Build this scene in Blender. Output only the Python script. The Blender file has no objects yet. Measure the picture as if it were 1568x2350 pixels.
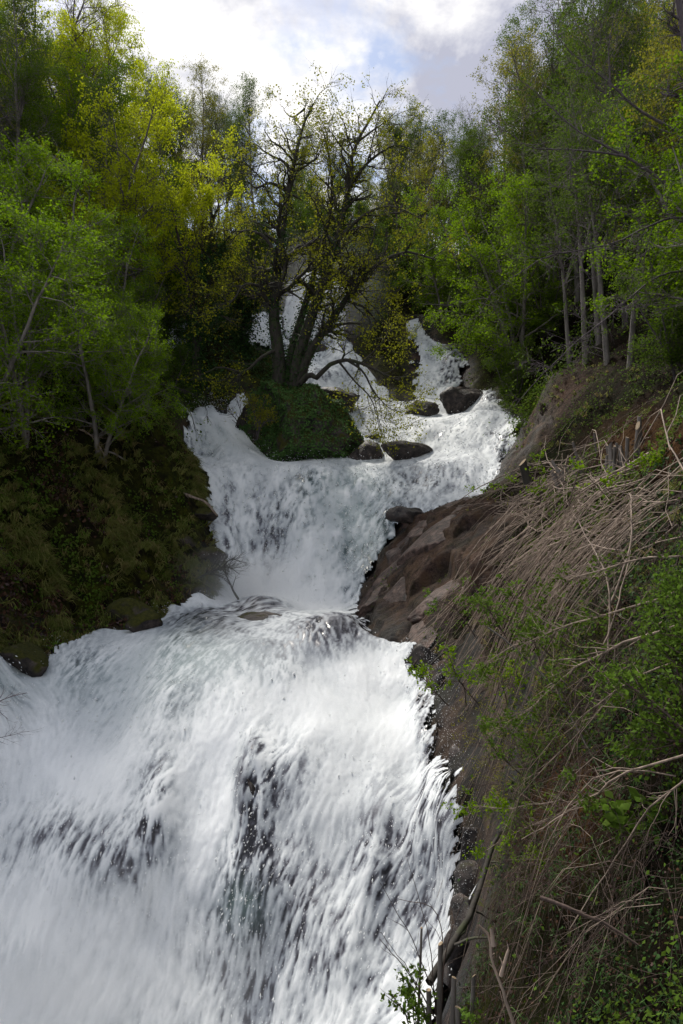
import bpy, math
import numpy as np
from mathutils import Vector

# ------------------------------------------------------------------ camera, world, sun, exposure
S = bpy.context.scene
COL = S.collection
FPX = 1568.0                       # focal length in units of the picture width: 26.6 deg half angle
def P(X, Y, d):                    # a point seen at X, Y of the 1568 x 2350 picture, d metres ahead
    return np.array([d * (X - 784) / FPX, d, d * (1175 - Y) / FPX])

cam = bpy.data.cameras.new('camera')
camo = bpy.data.objects.new('camera', cam)
COL.objects.link(camo)
camo.rotation_euler = (math.radians(90), 0, 0)
cam.sensor_fit = 'VERTICAL'
cam.sensor_height = 36.0
cam.lens = 36.0 * FPX / 2350.0
cam.clip_start, cam.clip_end = 0.05, 2000
S.camera = camo

SUN_AZ, SUN_EL = math.radians(-24), math.radians(51)
w = bpy.data.worlds.new('World')
S.world = w
w.use_nodes = True
nt = w.node_tree
N, L = nt.nodes, nt.links
N.clear()
out = N.new('ShaderNodeOutputWorld')
bg = N.new('ShaderNodeBackground')
bg.inputs['Strength'].default_value = 0.115
sky = N.new('ShaderNodeTexSky')
sky.sky_type = 'NISHITA'
sky.sun_disc = False
sky.sun_elevation = SUN_EL
sky.sun_rotation = SUN_AZ
tc = N.new('ShaderNodeTexCoord')
sep = N.new('ShaderNodeSeparateXYZ')
L.new(tc.outputs['Generated'], sep.inputs[0])
def wm(op, a, b=None, c=None):
    m = N.new('ShaderNodeMath')
    m.operation = op
    for i, v in enumerate((a, b, c)):
        if v is None: continue
        if isinstance(v, (int, float)): m.inputs[i].default_value = v
        else: L.new(v, m.inputs[i])
    return m.outputs[0]
zz = wm('ADD', wm('MAXIMUM', sep.outputs[2], 0.0), 0.32)
comb = N.new('ShaderNodeCombineXYZ')
L.new(wm('DIVIDE', sep.outputs[0], zz), comb.inputs[0])
L.new(wm('DIVIDE', sep.outputs[1], zz), comb.inputs[1])
def wnoise(scale, detail, rough, off, dist=0.0):
    mp = N.new('ShaderNodeMapping')
    mp.inputs['Location'].default_value = off
    L.new(comb.outputs[0], mp.inputs[0])
    n = N.new('ShaderNodeTexNoise')
    n.inputs['Scale'].default_value = scale
    n.inputs['Detail'].default_value = detail
    n.inputs['Roughness'].default_value = rough
    n.inputs['Distortion'].default_value = dist
    L.new(mp.outputs[0], n.inputs['Vector'])
    return n.outputs['Fac']
def wramp(f, pts):
    r = N.new('ShaderNodeValToRGB')
    e = r.color_ramp.elements
    e[0].position, e[0].color = pts[0][0], (*pts[0][1], 1)
    e[1].position, e[1].color = pts[-1][0], (*pts[-1][1], 1)
    for p_, c_ in pts[1:-1]:
        q = e.new(p_)
        q.color = (*c_, 1)
    L.new(f, r.inputs[0])
    return r.outputs[0]
cover = wramp(wnoise(3.1, 8, 0.58, (0.33, 0.1, 3.1), 0.25), [(0.43, (0.0, 0.0, 0.0)), (0.53, (1, 1, 1))])
shade = wramp(wnoise(3.6, 8, 0.58, (4.2, 1.7, 0.4), 0.3),
              [(0.40, (3.8, 3.9, 4.7)), (0.48, (6.0, 6.0, 6.4)), (0.56, (8.8, 8.6, 8.4))])
mx = N.new('ShaderNodeMix')
mx.data_type = 'RGBA'
L.new(cover, mx.inputs[0])
L.new(sky.outputs[0], mx.inputs[6])
L.new(shade, mx.inputs[7])
L.new(mx.outputs[2], bg.inputs[0])
L.new(bg.outputs[0], out.inputs[0])

sl = bpy.data.lights.new('sun', 'SUN')
sl.energy = 3.7
sl.angle = math.radians(7)
sl.color = (1.0, 0.95, 0.86)
so = bpy.data.objects.new('sun', sl)
COL.objects.link(so)
sd_ = Vector((math.sin(SUN_AZ) * math.cos(SUN_EL), math.cos(SUN_AZ) * math.cos(SUN_EL), math.sin(SUN_EL)))
so.rotation_euler = sd_.to_track_quat('Z', 'Y').to_euler()
so.location = (0, 0, 60)

vs = S.view_settings
S.display_settings.display_device = 'sRGB'
vs.view_transform, vs.look, vs.exposure, vs.gamma, vs.use_curve_mapping = 'Standard', 'None', 0.28, 1.0, False
S.cycles.use_denoising = True
S.cycles.max_bounces = 6
S.cycles.diffuse_bounces = 3
S.cycles.transmission_bounces = 4
S.cycles.glossy_bounces = 2
S.cycles.volume_bounces = 1
S.cycles.sample_clamp_indirect = 5.0
S.cycles.use_adaptive_sampling = True
S.cycles.adaptive_threshold = 0.02

# ------------------------------------------------------------------ numeric helpers
RNG = np.random.default_rng(11)
LAT = np.random.default_rng(5).random((64, 64, 64)).astype(np.float32)
def vnoise(p):                      # smooth value noise, 0..1
    p = np.asarray(p, np.float32)
    i = np.floor(p).astype(np.int32)
    f = p - i
    f = f * f * (3 - 2 * f)
    i &= 63
    j = (i + 1) & 63
    x0, y0, z0, x1, y1, z1 = i[..., 0], i[..., 1], i[..., 2], j[..., 0], j[..., 1], j[..., 2]
    fx, fy, fz = f[..., 0], f[..., 1], f[..., 2]
    a = LAT[x0, y0, z0] * (1 - fx) + LAT[x1, y0, z0] * fx
    b = LAT[x0, y1, z0] * (1 - fx) + LAT[x1, y1, z0] * fx
    c = LAT[x0, y0, z1] * (1 - fx) + LAT[x1, y0, z1] * fx
    d = LAT[x0, y1, z1] * (1 - fx) + LAT[x1, y1, z1] * fx
    return (a * (1 - fy) + b * fy) * (1 - fz) + (c * (1 - fy) + d * fy) * fz
def fbm(p, o=4):
    s, a, t = 0, 1.0, 0
    p = np.asarray(p, np.float32)
    for k in range(o):
        s = s + a * vnoise(p + 17.3 * k)
        t += a
        a *= 0.5
        p = p * 2.03
    return s / t
def sst(a, b, x):
    t = np.clip((x - a) / (b - a), 0, 1)
    return t * t * (3 - 2 * t)
def unit(v):
    return v / np.maximum(np.linalg.norm(v, axis=-1, keepdims=True), 1e-9)

# ------------------------------------------------------------------ land form: control points -> height field
PIX = [  # X, Y, d : seen places
 # lower fall and the shelf above it
 (600,1390,27.5),(600,1450,22.5),(600,1500,20),(600,1700,16.6),(600,1900,14.6),(600,2100,13.2),(600,2350,12),
 (300,1500,20.5),(300,1650,17.6),(300,1850,15.2),(300,2100,13.3),(300,2350,12.1),
 (0,1530,19),(0,1700,16.5),(0,1900,14.8),(0,2100,13.5),(0,2350,12.4),
 (420,1480,21.3),(480,1560,18.6),(760,1460,22),(780,1530,19.4),(800,1700,16.2),(800,1900,14),(800,2100,12.6),(800,2350,11.3),
 (950,1490,20),(1000,1600,17.6),(1040,1750,15),(1060,1950,12.6),(1070,2100,11.5),(1000,2350,10.4),
 (160,1480,21),(300,1440,23.2),(430,1400,25.6),(510,1380,28),(700,1420,24.5),(700,1395,27.6),
 # middle fall
 (650,1085,36),(650,1150,34.2),(650,1250,31.7),(650,1350,29.4),(800,1085,36.4),(800,1150,34.2),(800,1250,31.4),(780,1350,28.9),
 (520,1080,36),(530,1150,34),(540,1250,31.6),(540,1350,29),(440,1068,36),(480,1160,33),(500,1300,30),
 (890,1085,37),(930,1170,32.6),(870,1290,30),(820,1385,28),
 # pool, chute and channel
 (420,1020,39.5),(400,960,44),(480,960,43.5),(550,925,46.5),(520,1030,39.5),(560,1050,38.5),(640,1062,40.5),(740,1050,40),
 (800,1070,38),(860,1020,42),(760,960,45),(720,900,48.5),(800,880,51),(850,940,46.5),(930,1060,39),(900,1000,43),
 (740,820,54.5),(740,750,57.5),(700,640,62),(780,640,62.5),(690,800,56),(800,800,55.5),(600,770,56),
 # upper cascade and side terrace
 (960,745,62),(975,800,58.5),(1000,870,54),(1020,920,50),(960,960,46),(1000,960,46),(1055,810,57.5),(1050,890,52),(1050,950,46.5),(940,760,62),
 (910,900,51),(920,830,56),
 (1190,968,40),(1180,1030,37.2),(1130,1130,33.2),(1000,1180,31.2),(1100,955,42.5),(1000,985,42.5),(1000,1080,36.3),(1080,1060,36.4),(1090,1130,33.6),
 (950,1120,35),
 # small side fall
 (1120,948,44.5),(1120,905,47.5),(1085,948,44.5),(1160,945,44),
 # far bank between the falls
 (420,905,47),(450,850,48.5),(520,800,50.5),(560,850,48.5),(600,740,57),(480,880,47),(400,800,55),(620,900,47),
 (860,800,57),(860,720,62),(640,660,63),(820,660,64),
 # bank on the near side of the pool
 (400,1000,33),(440,1150,31),(450,1250,28.6),(470,1330,28),(380,1350,26),(200,1250,25),(100,1100,26),(250,1000,30),(350,945,33.5),
 (0,1450,20),(0,1350,20.5),(-200,1300,18),(-200,1500,16.5),(300,870,37),(200,850,36),(380,880,40),(0,1100,24),(0,900,27),(300,1200,27),
 (300,1100,29.5),(330,1400,24.6),(200,1420,22.8),(100,1440,21.4),
 # slopes
 (0,700,37),(0,500,44),(200,650,47),(200,480,60),(400,700,58),(400,520,74),(550,570,88),(300,560,62),(-300,700,30),(-300,400,40),
 (780,600,82),(970,560,76),(900,650,70),(1050,650,73),(1200,600,62),(1300,500,66),(1500,450,52),(1250,880,36),(1400,800,37),(1568,900,21),
 (1568,600,40),(1800,700,26),(1800,400,40),(1100,880,50),(1150,800,52),(1060,740,62),
 # the near bank with the cut branches
 (1210,1000,36),(1300,1100,22.5),(1250,1250,17.5),(1100,1150,28),(1150,1100,33),(1000,1250,25),(945,1215,28.5),(960,1400,22.3),(880,1440,23.5),
 (1000,1350,22.5),(1100,1300,20),(1100,1500,16.5),(1250,1500,12.5),(1250,1700,9.6),(1100,1700,13.6),(1568,1700,6),(1568,1400,7.4),(1568,1200,9.5),(1400,1200,14),
 (1400,1400,10.5),(1400,1600,8.3),(1568,1000,14.5),(1400,1000,20),(1400,900,27),(1200,2000,7.6),(1300,2200,5.6),(1568,2350,3.9),(1568,2000,4.9),(1400,1900,6.3),
 (1090,2000,11.4),(1130,1850,11.2),(1050,2250,8.6),(1100,2350,6.6),(1300,2350,4.8),(1000,2300,9.4),(1200,2200,6.9),
]
WLD = [(0,0,-2.3),(0,2.5,-3.6),(0,5,-7.2),(-3,5,-8.3),(-3,0,-4),(-8,0,-7),(-14,0,-6),(3,0,-1.3),(6,0,1),(1.0,3.2,-3.4),(-3,9,-10.4),(1.3,8.4,-7.0),(-1,7.5,-9.6),
 (-8,8,-10),(-13,9,-9.5),(-16,10,-6),(-20,0,4),(12,0,6),(-13,16,-4.3),(-16,15,0.5),(-28,10,14),(22,8,13),(10,8,4.5),(8,14,3.2),
 (0,-8,-2),(-25,-8,5),(25,-8,12),
 (-60,40,46),(-80,100,55),(0,130,36),(0,190,40),(60,40,38),(90,100,44),(60,0,30),(-60,0,26),(-40,90,34),(-60,160,40),(40,120,34),(60,170,40),(-18,100,34),(20,100,32),(34,60,23),(-34,70,30)]
CP = np.array([P(*q) for q in PIX] + [np.array(q, float) for q in WLD])
CXY, CZ = CP[:, :2], CP[:, 2]
C2 = 0.8
def phi(A):
    d2 = ((A[:, None, :] - CXY[None]) ** 2).sum(-1)
    return np.sqrt(d2 + C2)
n_ = len(CP)
_A = np.zeros((n_ + 3, n_ + 3))
_A[:n_, :n_] = phi(CXY) - np.eye(n_) * 0.06
_A[:n_, n_:] = np.c_[np.ones(n_), CXY]
_A[n_:, :n_] = _A[:n_, n_:].T
_W = np.linalg.solve(_A, np.r_[CZ, 0, 0, 0])
_W32, _C32 = _W[:n_].astype(np.float32), CXY.astype(np.float32)
def H(xy):                          # bare land form
    xy = np.asarray(xy, np.float64).reshape(-1, 2)
    o = np.empty(len(xy))
    for i in range(0, len(xy), 60000):
        q = xy[i:i + 60000].astype(np.float32)
        d2 = (q[:, :1] - _C32[:, 0]) ** 2 + (q[:, 1:] - _C32[:, 1]) ** 2
        o[i:i + 60000] = np.sqrt(d2 + np.float32(C2)) @ _W32 + _W[n_] + xy[i:i + 60000] @ _W[n_ + 1:]
    return o

# stream outline on the plan
MAIN = [(-17,6),(-15.5,12),(-13,16.5),(-9.6,19.4),(-8.3,21.6),(-7.1,23.4),(-5.7,25.8),(-4.9,28.2),(-5.4,30),(-6.4,33),(-7.8,36),(-9.1,39.5),
 (-10.8,43.6),(-9.6,45.4),(-7.6,45),(-7.3,47.2),(-6.2,47.0),(-5.6,44.5),(-4,43.8),(-2.4,46),(-3.0,50),(-5.0,56),(-4.8,63),(-0.3,63.5),(0.4,57),(2.2,53),(3.8,49),(5.2,49.5),
 (5.8,53),(6.6,58),(6.0,60.6),(5.7,63.2),(7.2,63.4),(7.5,60.5),(10.0,58.2),(9.6,54),(8.6,50),(8.3,46.2),(8.6,43.8),(10.6,42.4),(10.5,40),(9.4,37.2),(7.4,33.4),(4.5,31.3),(3.0,32.2),
 (1.6,30),(0.7,28),(0.75,25.6),(0.9,23.4),(1.2,21.4),(2.1,20),(2.45,17.6),(2.45,15),(2.25,12.6),(2.0,11),(1.3,9.2),(0,7.4),(-3,6.4),(-10,5.2)]
SIDE = [(8.2,43.9),(8.4,46.5),(9.2,48),(10.6,47.6),(10.9,44.6),(10.4,43)]
PATCH = [(-14.6,53.4),(-14.4,57),(-12.3,57.2),(-12.6,53.2)]
BACK = [(-7.4,54.6),(-7.6,58),(-5.2,58.4),(-4.6,55)]
def sdist(xy, poly):
    p = np.asarray(poly, float)
    q = np.roll(p, -1, axis=0)
    best = np.full(len(xy), 1e9)
    inside = np.zeros(len(xy), bool)
    x, y = xy[:, 0], xy[:, 1]
    for a, b in zip(p, q):
        ab = b - a
        t = np.clip(((x - a[0]) * ab[0] + (y - a[1]) * ab[1]) / (ab @ ab), 0, 1)
        best = np.minimum(best, (x - a[0] - t * ab[0]) ** 2 + (y - a[1] - t * ab[1]) ** 2)
        c = (a[1] > y) != (b[1] > y)
        with np.errstate(divide='ignore', invalid='ignore'):
            inside ^= c & (x < (b[0] - a[0]) * (y - a[1]) / (b[1] - a[1]) + a[0])
    d = np.sqrt(best)
    return np.where(inside, -d, d)
def SD(xy):                         # signed distance to the stream, ragged
    d = np.minimum(np.minimum(sdist(xy, MAIN), sdist(xy, SIDE)), np.minimum(sdist(xy, PATCH), sdist(xy, BACK)))
    return d + .9 * (fbm(np.c_[xy * .9, np.full(len(xy), 2.2)], 3) - .5) * np.clip(xy[:, 1] / 25, .4, 1.2)
def n2(xy, s, o=4, k=0.0):
    return fbm(np.c_[xy[:, 0] * s, xy[:, 1] * s, np.full(len(xy), k)], o) - 0.5
def px_blob(xyz, X, Y, rx, ry):     # 1 at the middle of a seen patch of ground, falling to 0
    X_ = 784 + FPX * xyz[:, 0] / np.maximum(xyz[:, 1], .5)
    Y_ = 1175 - FPX * xyz[:, 2] / np.maximum(xyz[:, 1], .5)
    return np.exp(-(((X_ - X) / rx) ** 2 + ((Y_ - Y) / ry) ** 2))
ROCKY = [P(1000,1260,24.5), P(1000,1350,22.5), P(900,1440,23), P(960,1210,28), P(1200,1040,35), P(1240,1010,34)]
def rockiness(xy, sd):
    r = sst(1.5, 0.2, sd + 1.6 * n2(xy, .6, 3, 4.0))
    for c in ROCKY:
        r = np.maximum(r, np.exp(-((xy - c[:2]) ** 2).sum(1) / 2.3 ** 2))
    return np.clip(r, 0, 1)
def T(xy, full=False):              # ground height
    xy = np.asarray(xy, float).reshape(-1, 2)
    h = H(xy)
    sd = SD(xy)
    out_ = sst(-0.5, 1.2, sd)
    far = np.clip(xy[:, 1] / 30, 0.35, 1.6)
    big = n2(xy, .35, 4, 1.0) * 2.0 * far + n2(xy, 1.0, 4, 2.0) * 1.5 * (1 + .5 * (xy[:, 0] < -3)) + n2(xy, 3.6, 3, 5.0) * .4
    rk = rockiness(xy, sd)
    q = (h + .35 * xy[:, 0] * .3 + n2(xy, .5, 3, 9.0) * .8) / .42
    fr = q - np.floor(q)
    ledge = (sst(.62, .98, fr) - fr) * .42
    fine = np.abs(n2(xy, 2.6, 4, 6.0)) * -.3
    lb = sst(-3, -6, xy[:, 0]) * sst(46, 36, xy[:, 1])
    q2 = (h + n2(xy, .45, 4, 12.0) * 3.0) / .95
    f2 = q2 - np.floor(q2)
    big = big + lb * (sst(.45, 1.0, f2) - f2) * 1.1 + lb * -np.abs(n2(xy, 1.7, 3, 14.0)) * 1.0
    z = h + big * out_ * (1 - .95 * rk) - .25 * rk * sst(-1.0, .1, sd) * (xy[:, 0] > 0) + rk * (ledge * 1.1 + fine * 1.6) * sst(-1.0, .1, sd) * (xy[:, 0] < 0) - .5 * sst(.15, -.7, sd)
    return (z, sd, rk) if full else z

# ------------------------------------------------------------------ mesh helpers
def make_mesh(name, V, F, mat=None, smooth=False, attrs=None, parent=None):
    """V (n,3); F array (m,3|4) or a list of such arrays; attrs {name: (domain, values)}"""
    me = bpy.data.meshes.new(name)
    Fs = F if isinstance(F, list) else [F]
    Fs = [np.asarray(f, np.int32) for f in Fs if len(f)]
    V = np.asarray(V, np.float32)
    me.vertices.add(len(V))
    me.vertices.foreach_set('co', V.ravel())
    tot = np.concatenate([np.full(len(f), f.shape[1], np.int32) for f in Fs])
    me.loops.add(int(tot.sum()))
    me.loops.foreach_set('vertex_index', np.concatenate([f.ravel() for f in Fs]))
    me.polygons.add(len(tot))
    st = np.r_[0, np.cumsum(tot)[:-1]].astype(np.int32)
    me.polygons.foreach_set('loop_start', st)
    me.polygons.foreach_set('loop_total', tot)
    if smooth: me.polygons.foreach_set('use_smooth', np.ones(len(tot), bool))
    for k, (dom, val) in (attrs or {}).items():
        a = me.attributes.new(k, 'FLOAT', dom)
        a.data.foreach_set('value', np.asarray(val, np.float32))
    me.update(calc_edges=True)
    me.validate()
    if mat: me.materials.append(mat)
    o = bpy.data.objects.new(name, me)
    COL.objects.link(o)
    if parent is not None: o.parent = parent
    return o
def tag(o, label=None, cat=None, group=None, kind=None):
    for k, v in (('label', label), ('category', cat), ('group', group), ('kind', kind)):
        if v: o[k] = v
    return o
def empty(name, loc, label, cat, group=None, rz=0.0):
    o = bpy.data.objects.new(name, None)
    COL.objects.link(o)
    o.location = loc
    o.rotation_euler = (0, 0, rz)
    o.empty_display_size = .2
    return tag(o, label, cat, group)
def copy_tree(o, parent=None):
    c = o.copy()
    COL.objects.link(c)
    c.parent = parent
    for ch in KIDS.get(o.name, ()):
        copy_tree(ch, c)
    return c
KIDS = {}
def kid(parent, ch):
    ch.parent = parent
    KIDS.setdefault(parent.name, []).append(ch)
    return ch
def tubes(Pt, R, s):
    """Pt (T,n,3) lines, R (T,n) radii -> verts, quads"""
    Tn, n, _ = Pt.shape
    t = unit(np.gradient(Pt, axis=1))
    m = unit(t.mean(1))
    ref = np.where(np.abs(m[:, 2:3]) > .85, [[1., 0, 0]], [[0, 0, 1.]])[:, None, :]
    a = unit(np.cross(t, ref))
    b = np.cross(t, a)
    th = np.arange(s) * 2 * np.pi / s
    ring = a[:, :, None, :] * np.cos(th)[None, None, :, None] + b[:, :, None, :] * np.sin(th)[None, None, :, None]
    V = Pt[:, :, None, :] + ring * R[:, :, None, None]
    idx = np.arange(Tn * n * s).reshape(Tn, n, s)
    k = (np.arange(s) + 1) % s
    F = np.stack([idx[:, :-1, :], idx[:, :-1][:, :, k], idx[:, 1:][:, :, k], idx[:, 1:, :]], -1).reshape(-1, 4)
    return V.reshape(-1, 3), F
def join(parts):
    Vs, Fs, o = [], [], 0
    for V, F in parts:
        Vs.append(V)
        Fs.append(F + o)
        o += len(V)
    return np.concatenate(Vs), np.concatenate(Fs)
def resample(pts, n):               # smooth curve through points, n samples
    pts = np.asarray(pts, float)
    d = np.r_[0, np.cumsum(np.linalg.norm(np.diff(pts, axis=0), axis=1))]
    t = np.linspace(0, d[-1], n)
    m = np.gradient(pts, d, axis=0)
    i = np.clip(np.searchsorted(d, t, 'right') - 1, 0, len(d) - 2)
    h = (d[i + 1] - d[i])[:, None]
    u = ((t - d[i])[:, None]) / h
    return (2*u**3 - 3*u**2 + 1) * pts[i] + (u**3 - 2*u**2 + u) * h * m[i] + (-2*u**3 + 3*u**2) * pts[i + 1] + (u**3 - u**2) * h * m[i + 1]
def grow(rng, Pt, R, count, tr, Ln, ang, n, up=.2, wob=.15, rf=.6, rmin=.004, tip=.25, taper=.5):
    Tn, n0, _ = Pt.shape
    ln = np.linalg.norm(np.diff(Pt, axis=1), axis=2).sum(1)
    idx = rng.choice(Tn, count, p=ln / ln.sum())
    t = rng.uniform(*tr, count)
    fi = np.clip(t * (n0 - 1), 0, n0 - 1.001)
    i0 = fi.astype(int)
    fr = (fi - i0)[:, None]
    a, b = Pt[idx, i0], Pt[idx, i0 + 1]
    pos = a * (1 - fr) + b * fr
    r0 = R[idx, i0] * (1 - fr[:, 0]) + R[idx, i0 + 1] * fr[:, 0]
    tan = unit(b - a)
    v = rng.normal(size=(count, 3))
    perp = unit(v - (v * tan).sum(1, keepdims=True) * tan)
    an = np.radians(rng.uniform(*ang, count))[:, None]
    d = np.cos(an) * tan + np.sin(an) * perp
    le = rng.uniform(*Ln, count) * (1 - taper * t)
    out_ = np.empty((count, n, 3))
    out_[:, 0] = pos
    for k in range(1, n):
        d = unit(d + np.array([0, 0, up]) / n + rng.normal(size=(count, 3)) * wob)
        pos = pos + d * (le / (n - 1))[:, None]
        out_[:, k] = pos
    rr = np.maximum(r0 * rf, rmin)[:, None] * np.linspace(1, tip, n)[None]
    return out_, np.maximum(rr, rmin * .5)
def leaf_quads(rng, pos, size, upb=.6, asp=.62, dirs=None):
    """one folded leaf (4 vertices, 2 triangles) at each position"""
    n = len(pos)
    nor = unit(rng.normal(size=(n, 3)) + np.array([0, 0, upb]))
    v = rng.normal(size=(n, 3)) if dirs is None else dirs + .5 * rng.normal(size=(n, 3))
    d = unit(v - (v * nor).sum(1, keepdims=True) * nor)
    sd = np.cross(nor, d)
    s = (size * rng.uniform(.6, 1.3, n))[:, None]
    mid = pos + d * s * .5 - nor * s * .1
    V = np.stack([pos, mid + sd * s * asp * .5, pos + d * s, mid - sd * s * asp * .5], 1).reshape(-1, 3)
    i = np.arange(n)[:, None] * 4
    F = np.concatenate([i + [[0, 1, 2]], i + [[0, 2, 3]]], 1).reshape(-1, 3)
    return V, F, np.repeat(rng.random(n), 2)
def on_lines(rng, Pt, count, tr=(.2, 1.0), spread=.08, cluster=1):
    n0 = Pt.shape[1]
    m = max(1, count // cluster)
    idx = rng.integers(len(Pt), size=m)
    fi = np.clip(rng.uniform(*tr, m) * (n0 - 1), 0, n0 - 1.001)
    i0 = fi.astype(int)
    fr = (fi - i0)[:, None]
    p = Pt[idx, i0] * (1 - fr) + Pt[idx, i0 + 1] * fr
    p = np.repeat(p, cluster, 0)
    return p + rng.normal(size=p.shape) * spread

# ------------------------------------------------------------------ materials
def nodes(name):
    m = bpy.data.materials.new(name)
    m.use_nodes = True
    t = m.node_tree
    b = t.nodes['Principled BSDF']
    return m, t, b
class NT:
    def __init__(s, t): s.t = t
    def n(s, ty, **kw):
        x = s.t.nodes.new(ty)
        for k, v in kw.items(): setattr(x, k, v)
        return x
    def put(s, sock, v):
        if isinstance(v, bpy.types.NodeSocket): s.t.links.new(v, sock)
        elif isinstance(v, tuple) and len(v) == 3 and sock.type == 'RGBA': sock.default_value = (*v, 1)
        else: sock.default_value = v
    def noise(s, vec, scale, detail=4, rough=.55, dist=0.0):
        x = s.n('ShaderNodeTexNoise')
        s.put(x.inputs['Vector'], vec)
        for k, v in (('Scale', scale), ('Detail', detail), ('Roughness', rough), ('Distortion', dist)): x.inputs[k].default_value = v
        return x.outputs['Fac']
    def ramp(s, f, pts):
        r = s.n('ShaderNodeValToRGB')
        e = r.color_ramp.elements
        e[0].position, e[0].color = pts[0][0], (*pts[0][1], 1)
        e[1].position, e[1].color = pts[-1][0], (*pts[-1][1], 1)
        for p_, c_ in pts[1:-1]: e.new(p_).color = (*c_, 1)
        s.put(r.inputs[0], f)
        return r.outputs[0]
    def lin(s, f, a, b, c=0.0, d=1.0):
        r = s.n('ShaderNodeMapRange')
        for i, v in enumerate((f, a, b, c, d)): s.put(r.inputs[i], v)
        return r.outputs[0]
    def mix(s, f, a, b):
        x = s.n('ShaderNodeMix', data_type='RGBA')
        s.put(x.inputs[0], f); s.put(x.inputs[6], a); s.put(x.inputs[7], b)
        return x.outputs[2]
    def math(s, op, a, b):
        x = s.n('ShaderNodeMath', operation=op)
        s.put(x.inputs[0], a); s.put(x.inputs[1], b)
        return x.outputs[0]
    def attr(s, name): return s.n('ShaderNodeAttribute', attribute_name=name).outputs['Fac']
    def pos(s): return s.n('ShaderNodeNewGeometry').outputs['Position']
    def bump(s, h, st, d):
        x = s.n('ShaderNodeBump')
        s.put(x.inputs['Height'], h)
        x.inputs['Strength'].default_value, x.inputs['Distance'].default_value = st, d
        return x.outputs[0]
def leaf_mat(name, c1, c2, trans=.45, rough=.7, c3=None):
    m, t, b = nodes(name)
    q = NT(t)
    oi = q.n('ShaderNodeObjectInfo').outputs['Random']
    f = q.math('ADD', q.math('MULTIPLY', q.attr('rnd'), .75), q.math('MULTIPLY', oi, .25))
    col = q.ramp(f, [(0, c1), (1, c2)] if c3 is None else [(0, c1), (.6, c2), (1, c3)])
    q.put(b.inputs['Base Color'], col)
    b.inputs['Roughness'].default_value = rough
    b.inputs['Specular IOR Level'].default_value = .25 if rough < .5 else .08
    tr = q.n('ShaderNodeBsdfTranslucent')
    q.put(tr.inputs[0], col)
    mx_ = q.n('ShaderNodeMixShader')
    mx_.inputs[0].default_value = trans
    t.links.new(b.outputs[0], mx_.inputs[1])
    t.links.new(tr.outputs[0], mx_.inputs[2])
    t.links.new(mx_.outputs[0], t.nodes['Material Output'].inputs[0])
    return m
def bark_mat(name, c1, c2, moss=0.0, scale=6.0):
    m, t, b = nodes(name)
    q = NT(t)
    p = q.pos()
    mp = q.n('ShaderNodeMapping')
    mp.inputs['Scale'].default_value = (1, 1, .25)
    q.put(mp.inputs[0], p)
    f = q.noise(mp.outputs[0], scale, 5, .65)
    col = q.ramp(f, [(.3, c1), (.7, c2)])
    if moss:
        col = q.mix(q.lin(q.noise(p, 1.7, 4), .62 - moss * .3, .78 - moss * .3), col, (.035, .045, .012))
    q.put(b.inputs['Base Color'], col)
    b.inputs['Roughness'].default_value = .85
    q.put(b.inputs['Normal'], q.bump(f, .6, .03))
    return m

M = {}
M['leaf_yellow'] = leaf_mat('leaf_yellow', (.30, .37, .010), (.58, .62, .02), .62)
M['leaf_fresh'] = leaf_mat('leaf_fresh', (.085, .17, .004), (.24, .37, .010), .5)
M['leaf_mid'] = leaf_mat('leaf_mid', (.04, .085, .010), (.14, .21, .018), .5)
M['leaf_olive'] = leaf_mat('leaf_olive', (.15, .16, .018), (.33, .32, .035), .5)
M['leaf_pale'] = leaf_mat('leaf_pale', (.07, .10, .035), (.17, .21, .07), .45)
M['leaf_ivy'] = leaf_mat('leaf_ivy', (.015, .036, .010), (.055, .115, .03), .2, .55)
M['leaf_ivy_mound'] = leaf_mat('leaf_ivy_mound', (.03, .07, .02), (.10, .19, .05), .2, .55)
M['leaf_gold'] = leaf_mat('leaf_gold', (.13, .15, .010), (.34, .35, .022), .5)
M['leaf_herb'] = leaf_mat('leaf_herb', (.05, .07, .008), (.14, .25, .03), .45)
M['leaf_dead'] = leaf_mat('leaf_dead', (.025, .014, .009), (.09, .046, .028), .2, .7, (.10, .082, .095))
M['grass'] = leaf_mat('grass', (.07, .10, .018), (.22, .24, .06), .4, .6, (.30, .21, .10))
M['bark_grey'] = bark_mat('bark_grey', (.06, .052, .045), (.24, .21, .19))
M['bark_dark'] = bark_mat('bark_dark', (.016, .013, .010), (.05, .042, .033), .35)
M['bark_mauve'] = bark_mat('bark_mauve', (.05, .04, .045), (.13, .10, .11))
M['twig_dry'] = bark_mat('twig_dry', (.11, .08, .062), (.42, .32, .25), 0, 9)
M['twig_brown'] = bark_mat('twig_brown', (.028, .018, .014), (.12, .078, .062), 0, 9)
M['cut_wood'] = bark_mat('cut_wood', (.26, .19, .12), (.48, .36, .23), 0, 14)

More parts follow.
